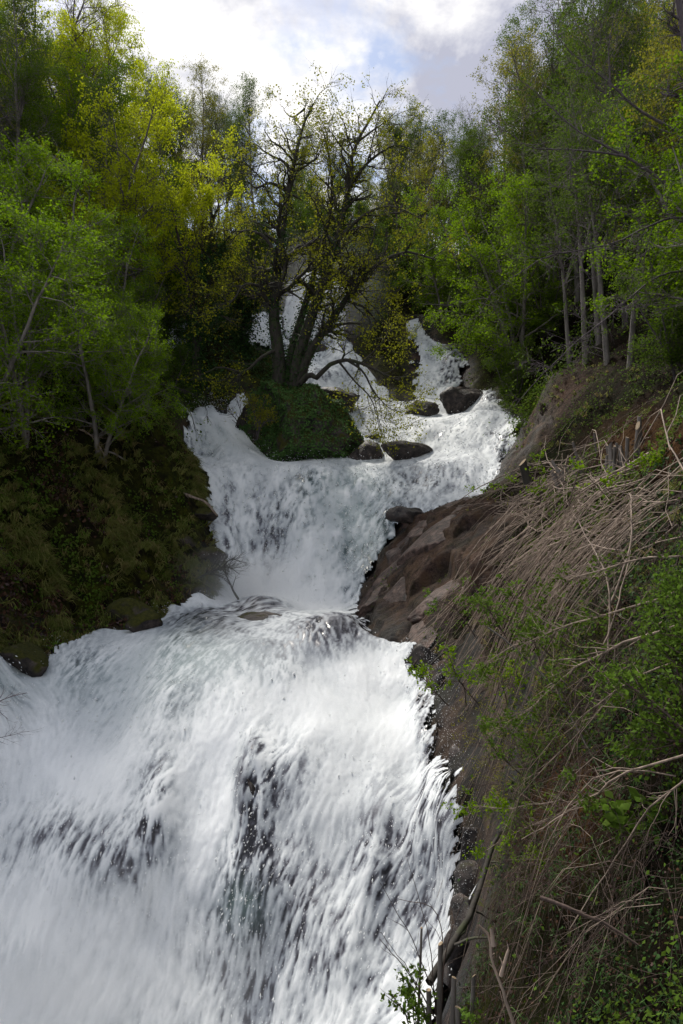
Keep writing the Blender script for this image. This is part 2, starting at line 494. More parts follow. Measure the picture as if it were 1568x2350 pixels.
def ground_material():
    m, t, b = nodes('ground')
    q = NT(t)
    p = q.pos()
    rock, soil, moss = q.attr('rock'), q.attr('soil'), q.attr('moss')
    litter = q.ramp(q.noise(p, 5.5, 8, .7), [(.3, (.004, .003, .002)), (.5, (.011, .007, .004)), (.66, (.027, .016, .010)), (.8, (.06, .037, .026))])
    litter = q.mix(q.lin(q.noise(p, .8, 5, .6), .42, .62), litter, (.016, .019, .006))
    sm = q.ramp(q.noise(p, 3.2, 7, .65), [(.3, (.085, .036, .014)), (.55, (.20, .092, .036)), (.75, (.27, .15, .075))])
    rc = q.ramp(q.noise(p, 2.4, 9, .68, .4), [(.27, (.014, .010, .009)), (.42, (.06, .040, .033)), (.58, (.15, .098, .077)), (.8, (.25, .175, .14))])
    wet = q.attr('wet')
    rcw = q.ramp(q.noise(p, 3.0, 8, .68, .4), [(.3, (.006, .005, .006)), (.6, (.026, .021, .021)), (.8, (.06, .047, .045))])
    rc = q.mix(wet, rc, rcw)
    rc = q.mix(q.lin(q.noise(p, 13, 6, .75, .6), .44, .56), q.mix(.5, rc, (.004, .003, .003)), rc)
    rc = q.mix(q.math('MULTIPLY', q.lin(q.noise(p, 1.1, 4, .6), .5, .62), .55), rc, (.13, .068, .048))
    col = q.mix(soil, litter, sm)
    col = q.mix(rock, col, rc)
    mf = q.math('MULTIPLY', moss, q.lin(q.noise(p, 2.2, 6, .6), .40, .60))
    mc = q.ramp(q.noise(p, 9, 5, .7), [(.3, (.014, .018, .003)), (.7, (.095, .10, .012))])
    col = q.mix(mf, col, mc)
    q.put(b.inputs['Base Color'], col)
    q.put(b.inputs['Roughness'], q.lin(q.math('MULTIPLY', wet, rock), 0, 1, .9, .5))
    q.put(b.inputs['Specular IOR Level'], q.lin(q.math('MULTIPLY', wet, rock), 0, 1, .06, .22))
    q.put(b.inputs['Normal'], q.bump(q.noise(p, 7.5, 9, .75), 1.0, .16))
    return m
M['ground'] = ground_material()
def stone_material(name, moss=.4, wet=.6, tone=((.010, .009, .010), (.05, .04, .036), (.12, .092, .08))):
    m, t, b = nodes(name)
    q = NT(t)
    p = q.pos()
    col = q.ramp(q.noise(p, 3.0, 9, .68, .4), [(.34, tone[0]), (.52, tone[1]), (.68, tone[2])])
    nz = q.n('ShaderNodeSeparateXYZ')
    q.put(nz.inputs[0], q.n('ShaderNodeNewGeometry').outputs['Normal'])
    mf = q.lin(q.math('ADD', q.math('MULTIPLY', nz.outputs[2], .35), q.noise(p, 1.9, 6, .6)), 1.05 - moss * .7, 1.2 - moss * .7)
    mc = q.ramp(q.noise(p, 11, 5, .7), [(.3, (.016, .020, .004)), (.7, (.075, .072, .012))])
    q.put(b.inputs['Base Color'], q.mix(mf, col, mc))
    q.put(b.inputs['Roughness'], q.lin(mf, 0, 1, .85 - wet * .42, .95))
    b.inputs['Specular IOR Level'].default_value = .25
    q.put(b.inputs['Normal'], q.bump(q.noise(p, 6, 9, .7), .8, .1))
    return m
M['stone_wet'] = stone_material('stone_wet', .25, .9)
M['stone_brown'] = stone_material('stone_brown', .05, .9, ((.016, .011, .010), (.085, .055, .045), (.21, .14, .115)))
M['stone_moss'] = stone_material('stone_moss', .75, .5)

def water_material():
    m, t, b = nodes('water')
    q = NT(t)
    f = q.attr('foam')
    p = q.pos()
    fn = q.noise(p, 26, 4, .6)
    f2 = q.math('ADD', f, q.math('MULTIPLY', q.math('SUBTRACT', fn, .5), .22))
    col = q.ramp(f2, [(.0, (.03, .029, .034)), (.20, (.12, .12, .14)), (.40, (.36, .38, .41)), (.62, (.60, .625, .64)), (.92, (.83, .845, .85))])
    teal = q.attr('teal')
    col = q.mix(q.math('MULTIPLY', teal, q.lin(f2, .35, 1.0, .75, .0)), col, (.22, .33, .31))
    q.put(b.inputs['Base Color'], col)
    q.put(b.inputs['Roughness'], q.lin(f2, .1, .5, .22, .8))
    b.inputs['Specular IOR Level'].default_value = .22
    q.put(b.inputs['Normal'], q.bump(fn, .12, .02))
    return m
M['water'] = water_material()
def spray_material():
    m, t, b = nodes('spray')
    b.inputs['Base Color'].default_value = (.93, .94, .95, 1)
    b.inputs['Roughness'].default_value = .35
    q = NT(t)
    tr = q.n('ShaderNodeBsdfTranslucent')
    tr.inputs[0].default_value = (.93, .94, .95, 1)
    mx_ = q.n('ShaderNodeMixShader')
    mx_.inputs[0].default_value = .4
    t.links.new(b.outputs[0], mx_.inputs[1])
    t.links.new(tr.outputs[0], mx_.inputs[2])
    t.links.new(mx_.outputs[0], t.nodes['Material Output'].inputs[0])
    return m
M['spray'] = spray_material()

# ------------------------------------------------------------------ ground
def warped(y0, y1, off, ratio, u0, u1, du):
    r = []
    y = y0
    while y < y1:
        r.append(y)
        y += (y + off) * ratio
    Y = np.array(r)
    U = np.arange(u0, u1, du)
    return (U[None, :] * (Y[:, None] + off)), np.repeat(Y[:, None], len(U), 1)
gx, gy = warped(-5, 200, 6.5, .0074, -.98, .98, .0074)
gxy = np.c_[gx.ravel(), gy.ravel()]
gz, gsd, grk = T(gxy, True)
nr, nc = gx.shape
idx = np.arange(nr * nc).reshape(nr, nc)
gF = np.stack([idx[:-1, :-1], idx[:-1, 1:], idx[1:, 1:], idx[1:, :-1]], -1).reshape(-1, 4)
gxyz = np.c_[gxy, gz]
soil = np.clip(px_blob(gxyz, 1290, 1830, 75, 130) * .9 + px_blob(gxyz, 1500, 1020, 110, 60) * .6 + px_blob(gxyz, 1180, 1760, 60, 60) * .5, 0, 1) * (gxy[:, 1] < 26)
wet = sst(3.4, 1.0, gsd + n2(gxy, .8, 3, 7.0))  # damp margin, widened so the bank's shade is darkened into the rock colour
moss = np.clip(sst(3.2, .9, gsd) * .8 * sst(.2, 1.0, gsd) + (gxy[:, 0] < -4) * .45, 0, 1) * (1 - .75 * ((gxy[:, 0] > .5) & (gxy[:, 1] < 30) & (gxy[:, 1] > 13)))
tag(make_mesh('ground', gxyz, gF, M['ground'], True, {'rock': ('POINT', grk), 'soil': ('POINT', soil), 'wet': ('POINT', wet), 'moss': ('POINT', moss)}), kind='structure')

# ------------------------------------------------------------------ water
DARK = [  # seen patches where the rock shows through the sheet: X, Y, rx, ry, strength
 (600,1830,45,110,.75),(585,1960,50,120,.45),(690,1800,70,90,.35),(560,2080,60,120,.55),(650,2050,90,110,.40),(370,1850,45,130,.45),(340,1960,80,90,.40),
 (140,1930,110,80,.36),(240,2010,120,80,.28),(880,1880,45,110,.42),(850,1990,40,90,.35),(930,2060,60,120,.30),(770,2180,90,110,.30),(480,1440,90,26,.62),(600,1412,60,26,.75),
 (770,1465,100,40,.75),(720,1500,60,30,.4),(560,1530,110,60,.30),(430,1500,60,50,.35),(200,1540,60,60,.35),(400,1620,70,80,.28),(980,1620,30,110,.4),(1010,1750,28,120,.45),(1040,1900,26,140,.5),
 (970,1900,60,120,.28),(640,1560,50,50,.25),(590,1180,30,80,.28),(640,1200,30,70,.32),(690,1170,40,60,.35),(720,1120,40,30,.4),(520,1220,22,110,.5),(900,1260,45,90,.55),(860,1340,45,60,.55),(890,1200,30,40,.3),
 (820,1110,60,30,.2),(1000,1110,40,60,.35),(930,1110,60,50,.35),(1090,1010,50,50,.25),(1060,1080,50,50,.2),(1160,1050,26,60,.6),(1000,1000,60,22,.35),(430,1000,26,26,.4),(840,1030,60,30,.5),
 (700,760,30,50,.5),(785,800,22,60,.5),(740,870,60,18,.5),(765,700,40,40,.45),(650,800,30,40,.4),(1035,800,25,50,.55),(1040,860,30,50,.5),(1000,890,40,30,.3),(940,960,25,30,.4),(1120,925,45,30,.55),(780,950,30,30,.4),(760,650,80,90,.35),(560,1650,60,60,.2),(60,2200,90,60,.2)]
TEAL = [(820,1230,120,120,.5),(520,1540,120,60,.25),(560,2090,60,60,.5),(520,1010,70,50,.4),(780,1130,90,60,.5),(300,1600,200,100,.35),(0,1560,150,60,.5),(380,1520,120,60,.3),(100,2250,150,120,.3),(580,1000,60,60,.3)]
wx, wy = warped(7.6, 66, 0, .0023, -.80, .28, .0023)
wxy = np.c_[wx.ravel(), wy.ravel()]
wsd = np.full(len(wxy), 9.0)
pre = (wxy[:, 0] > -17) & (wxy[:, 0] < 12)
wsd[pre] = SD(wxy[pre])
wr, wc = wx.shape
widx = np.arange(wr * wc).reshape(wr, wc)
keep = (wsd < .75)
nf = np.stack([widx[:-1, :-1], widx[:-1, 1:], widx[1:, 1:], widx[1:, :-1]], -1).reshape(-1, 4)
nf = nf[keep[nf].all(1)]
used = np.unique(nf)
back = np.full(len(wxy), -1)
back[used] = np.arange(len(used))
nf = back[nf]
xy = wxy[used]
sdw = wsd[used]
h0 = H(xy)
e = .12
gxh = (H(xy + [e, 0]) - H(xy - [e, 0])) / (2 * e)
gyh = (H(xy + [0, e]) - H(xy - [0, e])) / (2 * e)
nor = unit(np.c_[-gxh, -gyh, np.ones(len(xy))])
e2 = 1.3
gx2 = (H(xy + [e2, 0]) - H(xy - [e2, 0])) / (2 * e2) * (.25 + .75 * sst(-.1, -1.6, sdw))
gy2 = (H(xy + [0, e2]) - H(xy - [0, e2])) / (2 * e2)
fl = unit(np.c_[-gx2, -gy2 - .12])
slope = np.hypot(gxh, gyh)
flow = unit(np.c_[fl, (fl * np.c_[gxh, gyh]).sum(1)])
steep = sst(.15, .8, slope)
p3 = np.c_[xy, h0]
def lic(cell, length, k, steps=9):
    s = np.zeros(len(p3), np.float32)
    ss = np.linspace(-.5, .5, steps) * length
    for a in ss:
        s += vnoise((p3 + flow * a) / cell + k)
    s /= steps
    return np.clip((s - s.mean()) / (s.std() * 2.2), -1, 1)
zone = xy[:, 1]
nearw = sst(27, 21, zone)
p3 = p3 + ((np.stack([vnoise(p3 * 1.1 + k) for k in (3.3, 9.1, 5.7)], 1) - .5) * .22)
fine = np.where(nearw > .5, lic(.036, .16, 3.1), lic(.07, .26, 8.3))
med = np.where(nearw > .5, lic(.085, .36, 5.2), lic(.16, .55, 2.2))
big = lic(.6, 1.5, 1.4, 7)
p3 = np.c_[xy, h0]
huge = lic(2.2, 3.5, 6.6, 5)
soft = .30 + .95 * sst(-.35, .65, -huge + .5 * big)
foam = .74 + ((.12 * fine + .15 * med) * soft + .16 * big + .14 * huge) * (.5 + .6 * steep)
foot = np.exp(-((h0 + 3.75) / .7) ** 2) * sst(25, 28, zone)
foam += .28 * foot
dk, tl = np.zeros(len(xy)), np.zeros(len(xy))
for X, Y, rx, ry, a in DARK:
    dk += a * px_blob(p3, X, Y, rx, ry)
for X, Y, rx, ry, a in TEAL:
    tl += a * px_blob(p3, X, Y, rx, ry)
gran = sst(-.55, .5, .62 * med + .55 * fine + .25 * big)
hump = np.clip(dk, 0, .8)
dk = np.clip(dk * (.75 + .8 * (.5 * big + .5 * huge + .25)), 0, .85)
foam += -np.minimum(dk * 1.1, .85) * (.85 * (1 - gran) + .10) - .10 * np.minimum(tl, 1) - .16 * sst(.30, .75, -(.5 * fine + .5 * med + .35 * big)) * steep
foam += .22 * px_blob(p3, 100, 2250, 260, 130) + .15 * px_blob(p3, 520, 1900, 60, 260) + .12 * px_blob(p3, 90, 1750, 140, 90)  # whiter foam; the lower left blob paints pale spray mist into the colour
jet_mist = np.zeros(len(xy))
for X, Y, rx, ry, a in ((590,1640,60,70,.8),(545,1740,50,80,.9),(495,1850,48,90,1.0),(440,1960,48,90,1.0),(385,2070,55,90,1.0),(330,2180,70,90,1.0),(760,1900,40,150,.7),(700,1640,70,60,.6),(900,1720,60,50,.6),(120,2260,240,110,1.0),(110,1780,130,70,.7)):  # smooth white jets; the wide lowest left entry is mist painted as foam
    jet_mist = np.maximum(jet_mist, a * px_blob(p3, X, Y, rx, ry))
foam = foam * (1 - .85 * jet_mist) + .85 * jet_mist * (.86 + .05 * med + .07 * big)
glass = np.zeros(len(xy))
for X, Y, rx, ry, a in ((470,1462,110,34,1.0),(590,1418,62,22,.9),(770,1478,105,34,1.0),(860,1440,50,14,.8),(590,1500,60,20,.5),(568,1835,22,80,.95),(585,1760,30,40,.7)):
    glass = np.maximum(glass, a * px_blob(p3, X, Y, rx, ry))
glass *= sst(-.9, .2, .6 * big + .4 * med + .35)
foam = foam * (1 - glass) + glass * (.20 + .16 * med + .12 * fine)
hump = hump + .45 * glass
edge = sst(-.5, .2, sdw + .35 * big)
foam -= .25 * edge * (fine < .3)
amp = (.35 + .75 * steep)
disp = .004 * fine + .014 * med + .09 * big + .22 * huge
disp = disp * amp + .16
disp = disp + hump * .5
thin = sst(-.75, .25, sdw + .3 * big)
lift = disp * (1 - .8 * thin) - .55 * sst(-.1, .6, sdw + .25 * big)
nf = nf[((.5 + .3 * med + .25 * fine)[nf] > (thin ** 2 * 1.0)[nf]).any(1)]
pw = p3 + nor * lift[:, None]
fy = pw[nf].mean(1)[:, 1]
for lo, hi in ((0, 27.6), (27.6, 45.0), (45.0, 99)):
    f = nf[(fy >= lo) & (fy < hi)]
    u = np.unique(f)
    bk = np.full(len(pw), -1)
    bk[u] = np.arange(len(u))
    tag(make_mesh('waterfall', pw[u], bk[f], M['water'], True, {'foam': ('POINT', np.clip(foam[u], 0, 1)), 'teal': ('POINT', np.clip(tl[u], 0, 1))}), kind='structure')

OCT_V = np.array([[1, 0, 0], [-1, 0, 0], [0, 1, 0], [0, -1, 0], [0, 0, 1], [0, 0, -1]], float)
OCT_F = np.array([[0, 2, 4], [2, 1, 4], [1, 3, 4], [3, 0, 4], [2, 0, 5], [1, 2, 5], [3, 1, 5], [0, 3, 5]])
def blobs(rng, c, d, rad, stretch):
    n = len(c)
    d = unit(d)
    a = unit(np.cross(d, np.array([.31, .2, .93])))
    b = np.cross(d, a)
    V = c[:, None] + (OCT_V[None, :, 0:1] * a[:, None] + OCT_V[None, :, 1:2] * b[:, None]) * rad[:, None, None] + OCT_V[None, :, 2:3] * d[:, None] * (rad * stretch)[:, None, None]
    F = (np.arange(n)[:, None, None] * 6 + OCT_F[None]).reshape(-1, 3)
    return V.reshape(-1, 3), F
def spray(rng):
    wgt = (sst(.2, -.3, sdw) * steep * (.06 + np.clip(.85 - foam, 0, 1)) * (zone / 20) ** 1.2)
    wgt[zone > 50] *= .3
    sel = rng.choice(len(pw), 12000, p=wgt / wgt.sum())
    c = pw[sel] + nor[sel] * (rng.exponential(.07, len(sel)) + .02)[:, None] + rng.normal(size=(len(sel), 3)) * .03
    rad = rng.lognormal(math.log(.011), .45, len(sel)) * np.clip(zone[sel] / 20, .55, 1.8)
    parts = [blobs(rng, c, flow[sel] + rng.normal(size=c.shape) * .25, np.minimum(rad, .05), rng.uniform(1.2, 3.2, len(sel)))]
    for X, Y, d, rx, rz, n in ((545,1035,39,.7,.6,420),(640,1072,38.2,1.6,.25,300),(560,1385,27.4,1.2,.35,500),(700,1388,27.4,1.8,.35,600),(520,1330,28.6,.6,.8,400),(480,1075,36,.9,.3,300),
                               (640,1075,36,1.8,.4,700),(800,1078,36.3,1.5,.4,500),(200,1490,20.5,1.2,.25,300),(380,1410,24.4,.8,.2,250),(990,1560,17.6,.25,.5,500),(1010,1650,16.2,.25,.6,500),(1035,1750,14.7,.22,.6,600),(1050,1850,13.4,.22,.6,600),(1055,1960,12.2,.2,.6,600),(1045,2080,11.2,.2,.5,500),(480,930,45,.9,.4,400)):
        p = P(X, Y, d)
        q = p + rng.normal(size=(n, 3)) * [rx, .5, rz]
        parts.append(blobs(rng, q, rng.normal(size=(n, 3)) + [0, -.3, 1.0], rng.uniform(.006, .016, n) * d / 30, rng.uniform(1, 2, n)))
    V, F = join(parts)
    return make_mesh('water_spray', V, F, M['spray'], True)
tag(spray(np.random.default_rng(3)), 'white drops of water thrown up along the falls', 'spray', kind='stuff')

# ------------------------------------------------------------------ boulders
import bmesh
_bm = bmesh.new()
bmesh.ops.create_icosphere(_bm, subdivisions=5, radius=1)
ICO_V = np.array([v.co[:] for v in _bm.verts])
ICO_F = np.array([[v.index for v in f.verts] for f in _bm.faces])
_bm.free()
_bm = bmesh.new()
bmesh.ops.create_icosphere(_bm, subdivisions=4, radius=1)
IC4_V = np.array([v.co[:] for v in _bm.verts])
IC4_F = np.array([[v.index for v in f.verts] for f in _bm.faces])
_bm.free()
_bm = bmesh.new()
bmesh.ops.create_icosphere(_bm, subdivisions=3, radius=1)
IC3_V = np.array([v.co[:] for v in _bm.verts])
IC3_F = np.array([[v.index for v in f.verts] for f in _bm.faces])
_bm.free()
def boulder(name, c, r, seed, mat, label, cat='boulder', group=None, rough=.28, rz=0.0, box=.0, cuts=11, fine=False, lay=(0, 0)):
    rng = np.random.default_rng(seed)
    I, F = (ICO_V, ICO_F) if fine else ((IC4_V, IC4_F) if max(r) > .75 else (IC3_V, IC3_F))
    V = I * 1.15
    for k in range(cuts):                       # broken faces
        nn = unit(rng.normal(size=3) * [1, 1, .8])
        V = V - nn * np.maximum(0, V @ nn - rng.uniform(.45, .9))[:, None]
    n = fbm(I * 1.3 + seed * 7.7, 5) - .5
    n2_ = -np.abs(fbm(I * 4.1 + seed * 3.3, 4) - .5)
    V = V * (1 + rough * n * 2.0 + rough * .9 * n2_)[:, None]
    if fine:
        V[:, :2] *= (1.12 - .42 * V[:, 2:3])
        V = V * (1 - .35 * np.abs(fbm(I * 2.4 + 3.3, 4) - .5))[:, None]
    V = V * np.asarray(r)
    ca, sa = math.cos(rz), math.sin(rz)
    V = np.c_[V[:, 0] * ca - V[:, 1] * sa, V[:, 0] * sa + V[:, 1] * ca, V[:, 2]]
    V[:, 2] += np.clip(V[:, 0] * lay[0] + V[:, 1] * lay[1], -1.6, 1.6)   # bedded along the slope
    return tag(make_mesh(name, V + np.asarray(c), F, M[mat], True), label, cat, group), V + np.asarray(c)
md, MV = boulder('rock_mound', P(664, 1010, 41) + [0, .8, -.3], (4.0, 3.3, 4.1), 1, 'stone_moss', 'big ivy covered rock mound carrying the old many stemmed tree', 'rock', rough=.36, cuts=9, fine=True)
BR = 'boulders in the stream'
SL = 'brown slabs stepping down beside the middle fall'
for k, (X, Y, d, r, lb) in enumerate(((1010,1205,27.5,(1.5,1.3,.45),'topmost brown slab just right of the dark boulder on the shelf'),(935,1250,27.6,(1.1,1.4,.5),'brown slab edging the fall below the dark boulder'),(1010,1285,25.2,(1.4,1.2,.42),'wide flat brown slab at the middle of the shelf'),(905,1320,26.6,(.9,1.3,.5),'narrow wet slab with the fall brushing its side'),
        (960,1355,24.2,(1.3,1.1,.4),'pinkish slab above the lowest dark slabs'),(860,1400,25.6,(.9,1.0,.32),'low slab tip reaching into the pool at the fall foot'),(920,1430,23.0,(1.3,1.1,.36),'dark pitted slab by the glassy lip'),(1000,1425,21.6,(1.2,1.1,.42),'brown slab half under the dry twigs'),(965,1480,20.4,(1.0,.8,.35),'lowest slab over the head of the foreground fall'))):
    q_ = P(X, Y, d)
    q_[2] = H(q_[None, :2])[0] - .10
    hx = H(np.array([[q_[0] - .6, q_[1]], [q_[0] + .6, q_[1]], [q_[0], q_[1] - .6], [q_[0], q_[1] + .6]]))
    lay_ = ((hx[1] - hx[0]) / 1.2 * .8, (hx[3] - hx[2]) / 1.2 * .8)
    boulder('flat_rock', q_, (r[0] * 1.15, r[1] * 1.3, r[2] * 1.1), 120 + k, 'stone_brown', lb, 'rock', SL, rough=.18, rz=.5 + .35 * k, cuts=16, lay=lay_)
boulder('boulder', P(342, 1425, 22.6), (.62, .5, .42), 2, 'stone_moss', 'small mossy boulder at the water edge under the dark bank', group=BR, rz=.4)
boulder('boulder', P(945, 1186, 29.5), (1.1, .8, .55), 3, 'stone_wet', 'dark boulder lying on the brown rock shelf beside the middle fall', group=BR, box=.3)
boulder('boulder', P(856, 1008, 42), (.85, .7, .5), 4, 'stone_moss', 'flat moss topped boulder standing above the channel behind the mound', group=BR, box=.35)
boulder('boulder', P(772, 950, 46), (1.9, 1.5, 1.5), 5, 'stone_wet', 'large rounded grey boulder under the drooping branches', group=BR)
boulder('boulder', P(965, 945, 46), (1.4, 1.0, 1.1), 6, 'stone_wet', 'dark square boulder at the foot of the upper cascade', group=BR, box=.3)
boulder('boulder', P(1060, 930, 47), (1.9, 1.2, 1.2), 12, 'stone_wet', 'low dark ledge boulder between upper cascade and small side fall', group=BR, box=.2)
boulder('boulder', P(822, 1062, 39.4), (1.5, 1.2, 1.15), 7, 'stone_wet', 'sloping wet boulder at the mound corner with water veiling it', group=BR, box=.1)
boulder('boulder', P(935, 1045, 38.5), (1.9, .6, .7), 8, 'stone_wet', 'long dark rock rib between channel and terrace fall', group=BR, rz=.5)
boulder('boulder', P(600, 1431, 23.3), (1.1, .9, .34), 9, 'stone_wet', 'low speckled rock hump breaking the shelf at its middle', group=BR)
boulder('boulder', P(765, 1490, 21.6), (1.5, 1.0, .4), 10, 'stone_wet', 'broad wet rock hump at the lip near the brown shelf', group=BR)
boulder('boulder', P(572, 1850, 14.75), (.26, .4, .75), 11, 'stone_wet', 'dark jutting rock inside the foreground fall', group=BR)
boulder('boulder', P(460, 1380, 26.6), (.45, .35, .16), 13, 'stone_wet', 'tiny dark rock with water curling over it below the bank', group=BR)
boulder('boulder', P(705, 815, 55.5), (1.6, 1.0, 1.0), 21, 'stone_wet', 'dark ledge rock standing inside the tall misty fall behind the tree', group=BR)
boulder('boulder', P(790, 770, 57.5), (1.4, 1.0, 1.3), 22, 'stone_wet', 'dark rock splitting the edge of the tall fall behind the tree', group=BR)
boulder('boulder', P(610, 945, 43.5), (.9, .9, 1.2), 14, 'stone_moss', 'upright mossy rock behind the mound next to the chute', group=BR)
boulder('boulder', P(1000, 1525, 19) , (.5, .6, .35), 15, 'stone_wet', 'wet rock below the brown shelf at the top of the foreground fall', group=BR)
boulder('boulder', P(1545, 1065, 13.5), (.22, .2, .16), 16, 'stone_wet', 'single pale stone on the leaf covered path', group=BR)

for k, (X, Y, d, r) in enumerate(((60,1500,19.6,.7),(150,1470,21,.55),(240,1440,22.4,.75),(300,1400,24,.8),(400,1370,26.2,.6),(455,1345,27.5,.7),(490,1270,29.3,.6),(470,1180,31.6,.7),(440,1110,33.6,.8),(415,1050,35.6,.7),(385,1000,38.5,.9),(360,1330,25.8,.8),(180,1380,22.6,.9),(420,1240,29,.7))):
    if k in (1, 2, 4, 8, 11, 12): continue
    nm_ = ['lowest mossy rock where the dark bank meets the fall', 'small rock next to the lowest mossy rock', 'broad mossy rock facing the shelf water', 'big mossy rock just behind the small boulder in the water', 'mossy rock below the pale dead branch twigs', 'mossy rock beside the fan of bare twigs', 'mossy rock half way up the middle fall edge', 'mossy rock below the pale log on the bank edge', 'mossy rock where the pale log ends', 'mossy rock at the crest of the middle fall by the bank', 'topmost mossy rock of the bank beside the chute', 'mossy rock set high above the bank foot', 'wide mossy rock in the bank above the broad one', 'dark mossy rock under the bank overhang'][k]
    boulder('bank_rock', P(X, Y, d) - [0, 0, .25 * r], (r * 1.15, r, r * .7), 30 + k, 'stone_moss', nm_, 'rock', 'mossy rocks along the foot of the bank', rz=k * .7)
for k, (X, Y, d, r, lb) in enumerate(((962,1512,19.2,.42,'wet black rock at the very lip of the foreground fall'),(1010,1585,17.6,.40,'wet rock just under the lip rock at the edge of the fall'),(1020,1680,16.0,.34,'small wet rock in the spray under the budding twigs'),(1048,1760,14.8,.42,'wet rock bulging from the edge where the fall steepens'),
        (1058,1850,13.6,.36,'glistening rock level with the budding branch spray'),(1070,1940,12.5,.38,'dark wet rock beside the top of the leaning dead trunk'),(1072,2030,11.8,.34,'dark wet rock behind the middle of the leaning dead trunk'),(1062,2120,11.0,.40,'dark wet rock behind the foot of the leaning dead trunk'),(1030,2220,10.2,.45,'lowest dark rock in the fall behind the cut stems'))):
    boulder('wet_stone', P(X, Y, d) + [.08, 0, -.05], (r, r * .9, r * 1.15), 60 + k, 'stone_wet', lb, 'rock', 'wet rocks along the fall edge', rough=.32, rz=k)
def rock_shelf(name, x0, x1, y0, y1, step, rim, mat, label, amp=1.0, seed=0.0, wmin=.4):
    X, Y = np.meshgrid(np.arange(x0, x1, step), np.arange(y0, y1, step))
    q = np.c_[X.ravel(), Y.ravel()]
    z, sd, _ = T(q, True)
    n = n2(q, .55, 4, 40 + seed)
    z = H(q) - .5 * sst(.15, -.7, sd)
    rg_ = np.random.default_rng(int(9 + seed))
    m_ = int((x1 - x0) * (y1 - y0) * .6)
    sp = np.c_[rg_.uniform(x0, x1, m_), rg_.uniform(y0, y1, m_)]
    wq = q + np.c_[n2(q, .9, 3, 46 + seed), n2(q, .9, 3, 47 + seed)] * .5
    kk, best = np.zeros(len(q), int), np.full(len(q), 1e9)
    for i_ in range(m_):
        d_ = ((wq[:, 0] - sp[i_, 0]) * 1.7) ** 2 + ((wq[:, 1] - sp[i_, 1]) * .75) ** 2
        k_ = d_ < best
        kk[k_], best[k_] = i_, d_[k_]
    hs = H(sp)
    gs = np.c_[H(sp + [.4, 0]) - H(sp - [.4, 0]), H(sp + [0, .4]) - H(sp - [0, .4])] / .8
    off = rg_.uniform(-.10, .10, m_)
    pl = hs[kk] + (gs[kk] * (q - sp[kk])).sum(1) * .62 + off[kk]
    led = np.clip(pl - H(q), -.4, .4).reshape(X.shape)
    for _ in range(1):
        led[1:-1, 1:-1] = (led[1:-1, 1:-1] * 2 + led[:-2, 1:-1] + led[2:, 1:-1] + led[1:-1, :-2] + led[1:-1, 2:]) / 6
    led = led.ravel()
    cr = sst(.035, .0, np.abs(n2(q * [1.0, .45], 1.1, 3, 52 + seed)))
    pit = -cr * .08 + n2(q, 5, 4, 60 + seed) * .09 + n2(q, 1.4, 3, 61 + seed) * .16
    c = np.array([(x0 + x1) / 2, (y0 + y1) / 2])
    u = np.abs(q - c) / [(x1 - x0) / 2, (y1 - y0) / 2]
    e = sst(1.0, 1 - rim, np.maximum(u[:, 0], u[:, 1]) + n2(q, .8, 3, 70 + seed) * .5)
    z = z + led * amp + (pit + .2) * 1.1 - (1 - e) * .9
    nr_, nc_ = X.shape
    ii = np.arange(nr_ * nc_).reshape(nr_, nc_)
    F = np.stack([ii[:-1, :-1], ii[:-1, 1:], ii[1:, 1:], ii[1:, :-1]], -1).reshape(-1, 4)
    wet = np.maximum(wmin * sst(-.25, .2, n2(q, .7, 4, 80 + seed)) * 1.3, sst(1.7, -.1, sd + n2(q, .8, 3, 7.0) * 1.6)) if wmin < .8 else np.full(len(q), wmin)
    F = F[(z[F] > (T(q)[F] - .4)).any(1)]
    return tag(make_mesh(name, np.c_[q, z], F, M['ground'], True, {'rock': ('POINT', np.ones(len(q))), 'soil': ('POINT', np.zeros(len(q))), 'wet': ('POINT', wet), 'moss': ('POINT', np.full(len(q), .18))}), label, 'rock')
rock_shelf('rock_shelf', .2, 6.2, 18.6, 31.5, .055, .35, 'ground', 'brown layered rock shelf sloping down beside the middle fall', 1.0)
rock_shelf('wet_rock', 1.3, 3.9, 9.5, 19.8, .045, .4, 'ground', 'dark wet rock face along the edge of the foreground fall', .6, 3.0, 1.0)
rock_shelf('rock_ledge', 6.4, 10.6, 31.5, 39, .075, .4, 'ground', 'blue grey wet ledges rimming the terrace fall', .9, 6.0, .55)

